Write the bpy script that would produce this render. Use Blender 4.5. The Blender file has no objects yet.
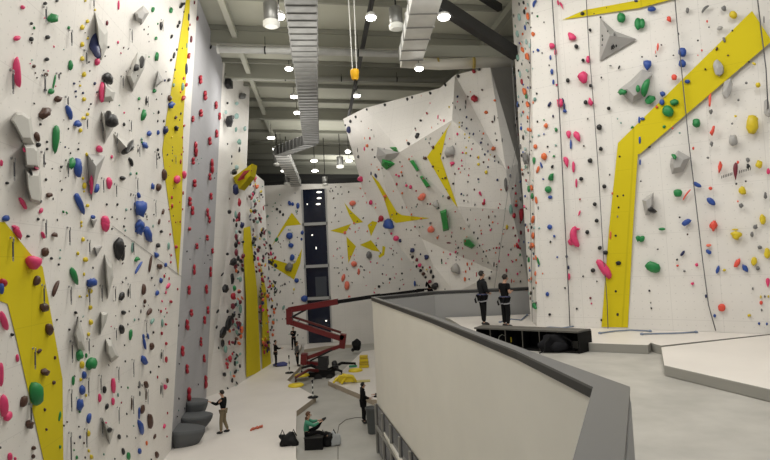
import bpy, bmesh, math, random
from mathutils import Vector, Matrix, noise
from mathutils.bvhtree import BVHTree
rnd = random.Random(7)
C = bpy.context.scene.collection
R = math.radians
# ------------------------------------------------------------------ camera
F = 540.0; EYE = Vector((0, 0, 7.0))
pitch = math.atan(28/F); roll = R(2.8)
f0 = Vector((0, math.cos(pitch), math.sin(pitch)))
u0 = Vector((0, -math.sin(pitch), math.cos(pitch)))
x0 = Vector((1, 0, 0))
cu = u0*math.cos(roll) + x0*math.sin(roll)
cr = x0*math.cos(roll) - u0*math.sin(roll)
cd = bpy.data.cameras.new('camera'); cam = bpy.data.objects.new('camera', cd); C.objects.link(cam)
m = Matrix((cr, cu, -f0)).transposed().to_4x4(); m.translation = EYE
cam.matrix_world = m
cd.sensor_width = 36; cd.lens = F/770*36; cd.clip_end = 300
bpy.context.scene.camera = cam
def ray(px, py): return (f0*F + cr*(px-385) + cu*(230-py)).normalized()
def W(px, py, Y):
    d = ray(px, py); return EYE + d*(Y/d.y)
def onz(px, py, z):
    d = ray(px, py); return EYE + d*((z-7.0)/d.z)
def proj(p):
    q = Vector(p)-EYE; k = q.dot(f0)
    return 385+F*q.dot(cr)/k, 230-F*q.dot(cu)/k
LOW, UP, PAD = 0.0, 4.35, 4.57
# ------------------------------------------------------------------ materials
MATS = {}
def mat(name, col, rough=.6, metal=0, noise_amt=0, nscale=3, emit=0, bump=0, alpha=None, spec=.5):
    if name in MATS: return MATS[name]
    mt = bpy.data.materials.new(name); mt.use_nodes = True
    nt = mt.node_tree; b = nt.nodes['Principled BSDF']
    b.inputs['Roughness'].default_value = rough; b.inputs['Metallic'].default_value = metal
    b.inputs['Specular IOR Level'].default_value = spec
    c = (*col, 1)
    b.inputs['Base Color'].default_value = c
    if emit:
        b.inputs['Emission Color'].default_value = c; b.inputs['Emission Strength'].default_value = emit
    if noise_amt or bump:
        tc = nt.nodes.new('ShaderNodeTexCoord'); n = nt.nodes.new('ShaderNodeTexNoise')
        n.inputs['Scale'].default_value = nscale; n.inputs['Detail'].default_value = 5
        nt.links.new(tc.outputs['Object'], n.inputs['Vector'])
        if noise_amt:
            r = nt.nodes.new('ShaderNodeMapRange'); r.inputs['From Min'].default_value = .3; r.inputs['From Max'].default_value = .7
            r.inputs['To Min'].default_value = 1-noise_amt; r.inputs['To Max'].default_value = 1+noise_amt*.6
            nt.links.new(n.outputs['Fac'], r.inputs['Value'])
            v = nt.nodes.new('ShaderNodeVectorMath'); v.operation = 'SCALE'; v.inputs[0].default_value = col
            nt.links.new(r.outputs[0], v.inputs['Scale']); nt.links.new(v.outputs[0], b.inputs['Base Color'])
        if bump:
            bp = nt.nodes.new('ShaderNodeBump'); bp.inputs['Strength'].default_value = bump; bp.inputs['Distance'].default_value = .02
            nt.links.new(n.outputs['Fac'], bp.inputs['Height']); nt.links.new(bp.outputs[0], b.inputs['Normal'])
    MATS[name] = mt; return mt
def wallmat(name, col, dot=.55, grime=.07):
    """painted plywood climbing panel: grid of small bolt inserts, faint panel seams, chalk smudges (UV in metres)"""
    mt = bpy.data.materials.new(name); mt.use_nodes = True; nt = mt.node_tree; b = nt.nodes['Principled BSDF']
    b.inputs['Roughness'].default_value = .75; b.inputs['Specular IOR Level'].default_value = .2
    uv = nt.nodes.new('ShaderNodeUVMap')
    def vm(op, a, bv=None):
        n = nt.nodes.new('ShaderNodeVectorMath'); n.operation = op
        nt.links.new(a, n.inputs[0])
        if bv is not None: n.inputs[1].default_value = bv
        return n
    def grid(cell, radius):
        d = vm('DIVIDE', uv.outputs[0], (cell, cell, 1)); fr = vm('FRACTION', d.outputs[0])
        s = vm('SUBTRACT', fr.outputs[0], (.5, .5, 0)); l = vm('LENGTH', s.outputs[0])
        t = nt.nodes.new('ShaderNodeMath'); t.operation = 'LESS_THAN'; t.inputs[1].default_value = radius
        nt.links.new(l.outputs['Value'], t.inputs[0]); return t
    g = grid(.22, .07)
    br = nt.nodes.new('ShaderNodeTexBrick'); br.offset = 0; br.inputs['Scale'].default_value = 1
    br.inputs['Brick Width'].default_value = 1.22; br.inputs['Row Height'].default_value = 1.22; br.inputs['Mortar Size'].default_value = .006
    br.inputs['Color1'].default_value = br.inputs['Color2'].default_value = (1, 1, 1, 1); br.inputs['Mortar'].default_value = (.86, .86, .86, 1)
    nt.links.new(uv.outputs[0], br.inputs['Vector'])
    ns = nt.nodes.new('ShaderNodeTexNoise'); ns.inputs['Scale'].default_value = .45; ns.inputs['Detail'].default_value = 6
    nt.links.new(uv.outputs[0], ns.inputs['Vector'])
    mr = nt.nodes.new('ShaderNodeMapRange'); mr.inputs['From Min'].default_value = .3; mr.inputs['From Max'].default_value = .7
    mr.inputs['To Min'].default_value = 1-grime; mr.inputs['To Max'].default_value = 1+grime*.4
    nt.links.new(ns.outputs['Fac'], mr.inputs['Value'])
    mx = nt.nodes.new('ShaderNodeMix'); mx.data_type = 'RGBA'
    mx.inputs[6].default_value = (*col, 1); mx.inputs[7].default_value = (*[c*dot for c in col], 1)
    nt.links.new(g.outputs[0], mx.inputs[0])
    a = nt.nodes.new('ShaderNodeVectorMath'); a.operation = 'MULTIPLY'
    nt.links.new(mx.outputs[2], a.inputs[0]); nt.links.new(br.outputs['Color'], a.inputs[1])
    sc = nt.nodes.new('ShaderNodeVectorMath'); sc.operation = 'SCALE'
    nt.links.new(a.outputs[0], sc.inputs[0]); nt.links.new(mr.outputs[0], sc.inputs['Scale'])
    nt.links.new(sc.outputs[0], b.inputs['Base Color'])
    MATS[name] = mt; return mt
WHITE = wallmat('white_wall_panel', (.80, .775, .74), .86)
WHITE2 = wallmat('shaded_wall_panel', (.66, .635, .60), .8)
GREYP = wallmat('grey_wall_panel', (.44, .44, .465), .8)
YEL = wallmat('yellow_painted_panel', (.66, .54, .012), 1.0)
M_CONC = mat('concrete_floor', (.43, .42, .39), .55, noise_amt=.12, nscale=.9)
M_CONC2 = mat('upper_concrete_floor', (.45, .435, .405), .6, noise_amt=.16, nscale=1.3)
M_MAT = mat('white_mat_vinyl', (.74, .70, .66), .5, noise_amt=.05, nscale=.6)
M_MATSIDE = mat('tan_mat_edge', (.45, .38, .30), .8)
M_MATSIDE2 = mat('grey_mat_edge', (.34, .33, .30), .8)
M_CEIL = mat('ceiling_sheet', (.50, .50, .42), .8, noise_amt=.06, nscale=.7)
M_BEAM = mat('beam_grey', (.26, .26, .22), .7)
M_DARK = mat('dark_steel', (.012, .012, .012), .6)
M_PIPE = mat('pale_pipe', (.55, .55, .5), .4, .3)
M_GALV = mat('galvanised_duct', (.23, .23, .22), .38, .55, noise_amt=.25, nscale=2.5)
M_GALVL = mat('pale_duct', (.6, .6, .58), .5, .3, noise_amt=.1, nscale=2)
M_PARW = mat('parapet_white', (.80, .775, .71), .6, noise_amt=.03, nscale=1)
M_CAP = mat('grey_cap', (.13, .13, .13), .5)
M_CAPD = mat('dark_cap_edge', (.035, .035, .035), .5)
M_PARG = mat('parapet_grey', (.33, .33, .33), .6)
M_ROOM = mat('dark_room_wall', (.10, .10, .095), .9)
M_LAMP = mat('lamp_glow', (1, .96, .88), emit=14)
M_BLK = mat('black', (.009, .009, .010), .6, spec=.2)
M_BLKP = mat('black_plywood', (.008, .008, .008), .7, spec=.15)
M_RED = mat('red_boom', (.16, .010, .012), .4)
M_YELLOW = mat('safety_yellow', (.75, .58, .02), .5)
M_GLASS = mat('night_glass', (.006, .010, .028), .12)
HC = {'k': (.012,.012,.014), 'n': (.075,.032,.02), 'b': (.025,.075,.33), 'd': (.012,.02,.09), 'g': (.015,.22,.06), 'p': (.72,.05,.17),
      'r': (.40,.016,.035), 'o': (.72,.16,.05), 'y': (.68,.52,.02), 'w': (.56,.55,.52), 'e': (.17,.17,.17), 't': (.20,.36,.31), 'm': (.16,.015,.03), 's': (.85,.20,.13), 'q': (.78,.09,.06), 'x': (.40,.39,.38), 'l':(.35,.52,.50)}
CN = {'k':'black','n':'brown','b':'blue','d':'navy','g':'green','p':'pink','r':'red','o':'orange','y':'yellow','w':'pale grey','e':'dark grey','t':'teal','m':'maroon','s':'coral','q':'red','x':'grey','l':'pale teal'}
def hmat(c):
    return mat('hold_'+CN[c].replace(' ','_')+('_bright' if c == 'q' else ''), HC[c], .45, noise_amt=.15, nscale=4)
# ------------------------------------------------------------------ helpers
def link(name, me, mt=None, parent=None):
    o = bpy.data.objects.new(name, me); C.objects.link(o)
    if mt is not None:
        for x in (mt if isinstance(mt, (list, tuple)) else [mt]): me.materials.append(x)
    if parent is not None: o.parent = parent; o.matrix_parent_inverse = parent.matrix_world.inverted()
    return o
def tag(o, label=None, cat=None, group=None, kind=None):
    if label: o['label'] = label
    if cat: o['category'] = cat
    if group: o['group'] = group
    if kind: o['kind'] = kind
    return o
def empty(name, loc, label=None, cat=None, group=None):
    o = bpy.data.objects.new(name, None); C.objects.link(o); o.location = loc; o.empty_display_size = .2
    o.matrix_world = Matrix.Translation(loc)
    return tag(o, label, cat, group)
def obj(name, bm, mt, parent=None, smooth=False, origin=None, bevel=0):
    me = bpy.data.meshes.new(name)
    if origin is None and parent is None and len(bm.verts):
        vs = [v.co for v in bm.verts]
        origin = Vector(((min(v.x for v in vs)+max(v.x for v in vs))/2, (min(v.y for v in vs)+max(v.y for v in vs))/2, min(v.z for v in vs)))
    if origin is not None: bmesh.ops.translate(bm, verts=bm.verts, vec=-Vector(origin))
    bm.to_mesh(me); bm.free()
    if smooth:
        for p in me.polygons: p.use_smooth = True
    o = link(name, me, mt)
    if origin is not None: o.location = origin; o.matrix_world = Matrix.Translation(origin)
    if parent is not None:
        o.parent = parent; o.matrix_parent_inverse = parent.matrix_world.inverted()
    if bevel:
        b = o.modifiers.new('bevel', 'BEVEL'); b.width = bevel; b.segments = 2; b.limit_method = 'ANGLE'
    return o
def box(bm, c, s, rot=None, mi=0):
    c = Vector(c); s = Vector(s)
    rot = rot or Matrix.Identity(3)
    vs = [bm.verts.new(c + rot @ Vector((x*s.x/2, y*s.y/2, z*s.z/2))) for x in (-1,1) for y in (-1,1) for z in (-1,1)]
    for f in ((0,1,3,2),(4,6,7,5),(0,4,5,1),(2,3,7,6),(0,2,6,4),(1,5,7,3)):
        fc = bm.faces.new([vs[i] for i in f]); fc.material_index = mi
    return vs
def frame_to(d, up=Vector((0,0,1))):
    d = d.normalized()
    if abs(d.dot(up)) > .98: up = Vector((0,1,0))
    s = d.cross(up).normalized(); t = s.cross(d).normalized()
    return Matrix((s, d, t)).transposed()
def beam(bm, a, b, w, h, mi=0, up=Vector((0,0,1))):
    a = Vector(a); b = Vector(b); d = b-a
    box(bm, (a+b)/2, (w, d.length, h), frame_to(d, up), mi)
def tube(bm, pts, r, n=8, mi=0, cap=True):
    pts = [Vector(p) for p in pts]; rs = r if isinstance(r, (list, tuple)) else [r]*len(pts)
    rings = []
    prev = None
    for i, p in enumerate(pts):
        d = (pts[min(i+1, len(pts)-1)]-pts[max(i-1, 0)])
        if d.length < 1e-9: d = Vector((0,0,1))
        M = frame_to(d, prev or Vector((0,0,1))); 
        rings.append([bm.verts.new(p + M @ Vector((math.cos(2*math.pi*k/n)*rs[i], 0, math.sin(2*math.pi*k/n)*rs[i]))) for k in range(n)])
    for i in range(len(rings)-1):
        for k in range(n):
            fc = bm.faces.new((rings[i][k], rings[i][(k+1)%n], rings[i+1][(k+1)%n], rings[i+1][k])); fc.material_index = mi; fc.smooth = True
    if cap:
        for rr in (rings[0], rings[-1]):
            try: bm.faces.new(rr).material_index = mi
            except ValueError: pass
def lathe(bm, c, prof, n=20, mi=0, R3=None):
    c = Vector(c); R3 = R3 or Matrix.Identity(3); rings = []
    for r, z in prof:
        rings.append([bm.verts.new(c + R3 @ Vector((math.cos(2*math.pi*k/n)*r, math.sin(2*math.pi*k/n)*r, z))) for k in range(n)])
    for i in range(len(rings)-1):
        for k in range(n):
            fc = bm.faces.new((rings[i][k], rings[i][(k+1)%n], rings[i+1][(k+1)%n], rings[i+1][k])); fc.material_index = mi; fc.smooth = True
    for rr in (rings[0], rings[-1]): bm.faces.new(rr).material_index = mi
def ell(bm, c, r, n=2, rot=None, jit=0, seed=0, mi=0):
    t = bmesh.ops.create_icosphere(bm, subdivisions=n, radius=1)
    rot = rot or Matrix.Identity(3)
    for v in t['verts']:
        k = 1 + (jit*noise.noise(v.co*1.3+Vector((seed, 0, 0))) if jit else 0)
        v.co = Vector(c) + rot @ Vector((v.co.x*r[0]*k, v.co.y*r[1]*k, v.co.z*r[2]*k))
        for f in v.link_faces: f.material_index = mi; f.smooth = True
def prism(bm, poly, z0, z1, mt_top=0, mt_side=1):
    a = [bm.verts.new((p[0], p[1], z0)) for p in poly]; b = [bm.verts.new((p[0], p[1], z1)) for p in poly]
    n = len(poly)
    bm.faces.new(b).material_index = mt_top; bm.faces.new(a[::-1]).material_index = mt_side
    for i in range(n): bm.faces.new((a[i], a[(i+1)%n], b[(i+1)%n], b[i])).material_index = mt_side
    bmesh.ops.recalc_face_normals(bm, faces=bm.faces)
# ------------------------------------------------------------------ walls
BV_V, BV_F, BV_N = [], [], []
def wall(name, polys, mt, mats=None, parent=None, kind='structure', reg=None, label=None, cat=None):
    """polys: list of vertex lists (world). UV in metres on each face. registered for ray casting."""
    me = bpy.data.meshes.new(name); vs = []; fs = []; idx = {}
    for p in polys:
        f = []
        for v in p:
            key = tuple(round(c, 4) for c in v)
            if key not in idx: idx[key] = len(vs); vs.append(Vector(v))
            f.append(idx[key])
        fs.append(f)
    cen = Vector((sum(v.x for v in vs)/len(vs), sum(v.y for v in vs)/len(vs), min(v.z for v in vs)))
    me.from_pydata([v-cen for v in vs], [], fs)
    uvl = me.uv_layers.new(name='UVMap')
    for p in me.polygons:
        a, b_, c_ = [me.vertices[i].co for i in p.vertices[:3]]
        nn = (b_-a).cross(c_-b_).normalized()
        if nn.dot(EYE-cen-a) < 0: nn = -nn
        h = Vector((0,0,1)).cross(nn)
        if h.length < .05: h = Vector((1,0,0))
        h.normalize(); vv = nn.cross(h)
        for li in p.loop_indices:
            co = me.vertices[me.loops[li].vertex_index].co + cen
            uvl.data[li].uv = (co.dot(h)*1.0, co.dot(vv))
    o = link(name, me, mt, parent); o.location = cen
    if parent is None: o.matrix_world = Matrix.Translation(cen)
    if mats:
        for p, mi in zip(me.polygons, mats): p.material_index = mi
    if parent is None and kind: o['kind'] = kind
    if label: tag(o, label, cat)
    base = len(BV_V); BV_V.extend(vs)
    for f in fs: BV_F.append([base+i for i in f]); BV_N.append(reg or name)
    return o
def V3(*a): return Vector(a)
hall = Vector((-math.sin(R(7)), math.cos(R(7)), 0))
# --- left wall, facing the hall
Lb = onz(170.5, 457, 0); Lt = W(197, 10, 19.4)
ext = Lt-Lb; Lt2 = Lb + ext*(16.9/ext.z)
nb = Lb - hall*15.5; nt_ = Lt2 - hall*15.5
# flat quad; its crease running down to the right is a painted shade line
wall('wall_left', [[nb, Lb, Lt2, nt_]], [WHITE, YEL], reg='left wall')
WL = bpy.data.objects['wall_left']
Gb = onz(206, 402, 0); Gt = W(223, 62, 26.8)
wall('trim_1', [[Lb, Gb, Gt, Lt2]], GREYP, reg='grey panel')
Sb = onz(238, 389, 0); St = W(250, 84, 31.2)
wall('wall_left.001', [[Gb, Sb, St, Gt]], WHITE, reg='side wall')
s4b = onz(273, 366, 0); s4t = W(264, 181, 36.9); s4t0 = Sb.lerp(St, (12.7-Sb.z)/(St.z-Sb.z))
s4m = s4b.lerp(Sb, .5)
wall('wall_left.002', [[Sb, s4b, s4t, s4t0]], WHITE, reg='striped wall')
bkL = W(262, 184, 45); bkL.z = 13.3
BKY = 45
xl = W(276, 348, 45).x-1.5
def bp(px, z):  # point on the back wall at pixel column px near z
    p = W(px, 262, BKY); return Vector((p.x, BKY, z))
wx0, wx1 = W(304.2, 265, 45).x, W(329.5, 265, 45).x
wz0, wz1 = W(318, 343, 45).z, W(316, 189, 45).z
zt = W(300, 184, 45).z
wall('wall_back', [[(xl,45,0),(wx0,45,0),(wx0,45,zt),(xl,45,zt)], [(wx1,45,0),(12,45,0),(12,45,zt-.2),(wx1,45,zt-.1)],
     [(wx0,45,0),(wx1,45,0),(wx1,45,wz0),(wx0,45,wz0)], [(wx0,45,wz1),(wx1,45,wz1),(wx1,45,zt-.1),(wx0,45,zt)]], WHITE, reg='back wall')
wall('wall_back.001', [[s4b, (xl+.1,45,0), (xl+.1,45,zt), s4t]], WHITE, reg='striped wall')
# --- the overhanging boulder wall in the middle
T4, T3, T2, T1b, T1 = W(343,119,28.5), W(365,108,26.6), W(440,88,24), W(455,75,23.2), W(490,66,22)
T0 = W(512,63,26)
E_, D_, C_ = W(377,147,26), W(400,152,24.4), W(452,120,21.6)
H_, K_, G_, G2 = W(456,206,22.8), W(496,272,24), W(506,170,21.8), W(512,210,22.3)
R_, R0 = W(518,163,22), W(535,163,26)
Lm, Ll = W(365,196,27.8), W(397,243.5,26.6)
q1, q2 = W(422,239,25.6), W(433,265,25.6)
b1, b2, b3 = W(435,292,26), W(455,293,25.2), W(530,291,24)
b1d, b2d, b3d = [Vector((p.x, p.y, 0)) for p in (b1,b2,b3)]
OV = [[T4,T3,E_,Lm],[T3,T2,D_,E_],[T2,C_,D_],[T2,T1b,C_],[T1b,T1,G_],[T1b,G_,C_],[T1,R_,G_],[T1,T0,R0,R_],[E_,D_,q1],[E_,q1,Ll],[Lm,E_,Ll],[D_,C_,H_],[D_,H_,q1],
      [q1,H_,K_],[q1,K_,q2],[q2,K_,b2],[Ll,q1,q2],[Ll,q2,b1],[q2,b2,b1],[C_,G_,H_],[G_,G2,H_],[G2,K_,H_],[G_,R_,G2],[R_,b3,G2],[G2,b3,K_],[K_,b3,b2],[R_,R0,b3],
      [b1,b2,b2d,b1d],[b2,b3,b3d,b2d]]
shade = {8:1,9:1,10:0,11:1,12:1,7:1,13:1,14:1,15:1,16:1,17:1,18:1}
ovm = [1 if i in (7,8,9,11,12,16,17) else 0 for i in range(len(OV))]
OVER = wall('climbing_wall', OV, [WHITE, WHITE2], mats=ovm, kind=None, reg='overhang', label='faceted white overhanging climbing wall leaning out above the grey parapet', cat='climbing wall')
tb = [Vector((p.x+1.5, p.y+4, p.z)) for p in (T4,T3,T2,T1)]
# --- right wall
rc_b, rc_t = onz(537,326,PAD), W(529,-60,17.0)
rl_b, rl_m, rl_t = W(531,326,19.2), W(521,165,19.6), W(510,0,20)
rl_t2 = W(508,-60,20.2)
rm_b = onz(770,334,PAD); dirw = (rm_b-rc_b).normalized(); rr_b = rc_b + dirw*12
rm1, = [rc_b]
zt2 = rc_t.z
rr_t = Vector((rr_b.x, rr_b.y, zt2))
wall('wall_right', [[rc_b, rr_b, rr_t, rc_t], [rl_b, rc_b, rc_t, rl_m], [rl_m, rc_t, rl_t2]], WHITE, reg='right wall')
WR = bpy.data.objects['wall_right']
BVH = BVHTree.FromPolygons(BV_V, BV_F)
def hit(px, py):
    loc, n, i, d = BVH.ray_cast(EYE, ray(px, py))
    if loc is None: return None
    if n.dot(EYE-loc) < 0: n = -n
    return loc, n.normalized(), BV_N[i], i
def paint(poly, parent, mt=YEL, name='painted_panel', off=.012, step=None, only=None):
    """flat painted panel lying on the wall: outline traced onto the wall faces, subdivided so it follows creases"""
    fid = {}
    xs = [p[0] for p in poly]; ys = [p[1] for p in poly]
    bm = bmesh.new()
    # planar case: all outline points on one face
    hs = [hit(*p) for p in poly]
    tris = []
    from mathutils.geometry import tessellate_polygon
    if any(h is None for h in hs): print('paint miss', poly, [i for i,h in enumerate(hs) if h is None]); hs = [h for h in hs if h]
    same = len({h[3] for h in hs}) == 1
    if same:
        bm.faces.new([bm.verts.new(h[0]+h[1]*off) for h in hs])
    else:
        tr = tessellate_polygon([[Vector((p[0], p[1], 0)) for p in poly]])
        b2 = bmesh.new(); vv = [b2.verts.new((p[0], p[1], 0)) for p in poly]
        for t in tr:
            try: b2.faces.new([vv[i] for i in t])
            except ValueError: pass
        bmesh.ops.subdivide_edges(b2, edges=b2.edges, cuts=9, use_grid_fill=True)
        mp = {}
        for v in b2.verts:
            h = hit(v.co.x, v.co.y)
            if h: mp[v] = bm.verts.new(h[0]+h[1]*off)
        for f in b2.faces:
            if all(v in mp for v in f.verts): bm.faces.new([mp[v] for v in f.verts])
        b2.free()
    me = bpy.data.meshes.new(name); o = None
    cen = parent.matrix_world.translation
    bmesh.ops.translate(bm, verts=bm.verts, vec=-cen); bm.to_mesh(me); bm.free()
    uvl = me.uv_layers.new(name='UVMap')
    for l in me.loops:
        co = me.vertices[l.vertex_index].co; uvl.data[l.index].uv = (co.x+co.y, co.z)
    me.materials.append(mt); o = bpy.data.objects.new(name, me); C.objects.link(o); o.parent = parent
    return o
# ------------------------------------------------------------------ painted yellow panels
PL = [(0,222),(4,222),(29,253),(42,267),(55,340),(62,379),(63,480),(48,480),(43,460),(16,340),(7,304),(-6,299),(-6,222)]
paint(PL, WL)
paint([(187,-8),(190,-8),(188,40),(183,120),(182,190),(181,230),(178,276),(172,230),(165,180),(162,150),(166,118),(173,78)], WL)
WB = bpy.data.objects['wall_back']
def tl(x0, y0, s, pts): return [(x0+a*s, y0+b*s) for a, b in pts]
for q in ([(50,115),(75,145),(118,185),(85,190),(68,160)], [(0,215),(75,190),(60,215),(45,225)], [(58,235),(92,270),(65,330)],
          [(150,180),(168,185),(145,235),(133,195)], [(105,265),(145,248),(178,290),(150,285)], [(186,268),(196,272),(192,300),(176,312),(170,304),(184,292)]):
    paint(tl(330,170,.2826,q), WB)
for q in ([(237,48),(272,94),(215,100),(158,180),(200,105)], [(145,228),(160,225),(235,248),(250,240),(276,186),(270,240),(245,305),(150,245)]):
    paint(tl(230,200,.261,q), WB)
W4 = bpy.data.objects['wall_left.002']
paint([(243.5,228),(250,226),(257,290),(260.5,371.5),(246,377.5),(246,300),(243,250)], W4)
paint([(112,226.4),(112,225.6),(183,277.4),(183,278.4)], WL, mat('crease_shade', (.42,.41,.40), .8), 'crease_shade')  # thin grey strip painting the crease's shade onto the flat wall
paint([(260,262),(266,290),(271,364),(262,370),(262,310)], W4)
paint([(452,121.5),(447,130),(441,158),(458,208),(452,200),(427,157)], OVER)
paint([(371,174),(379,182),(397,212),(402,215),(430,218),(396,223),(390,218),(384,198)], OVER)
for q in ([(562,20),(585,10),(640,0),(648,-8),(700,-8),(640,8)], [(752,11),(775,46),(771,42),(640,154),(638,154),(633,230),(628,327.5),(601.5,327),(609,230),(618,143)]):
    paint(q, WR)
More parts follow.
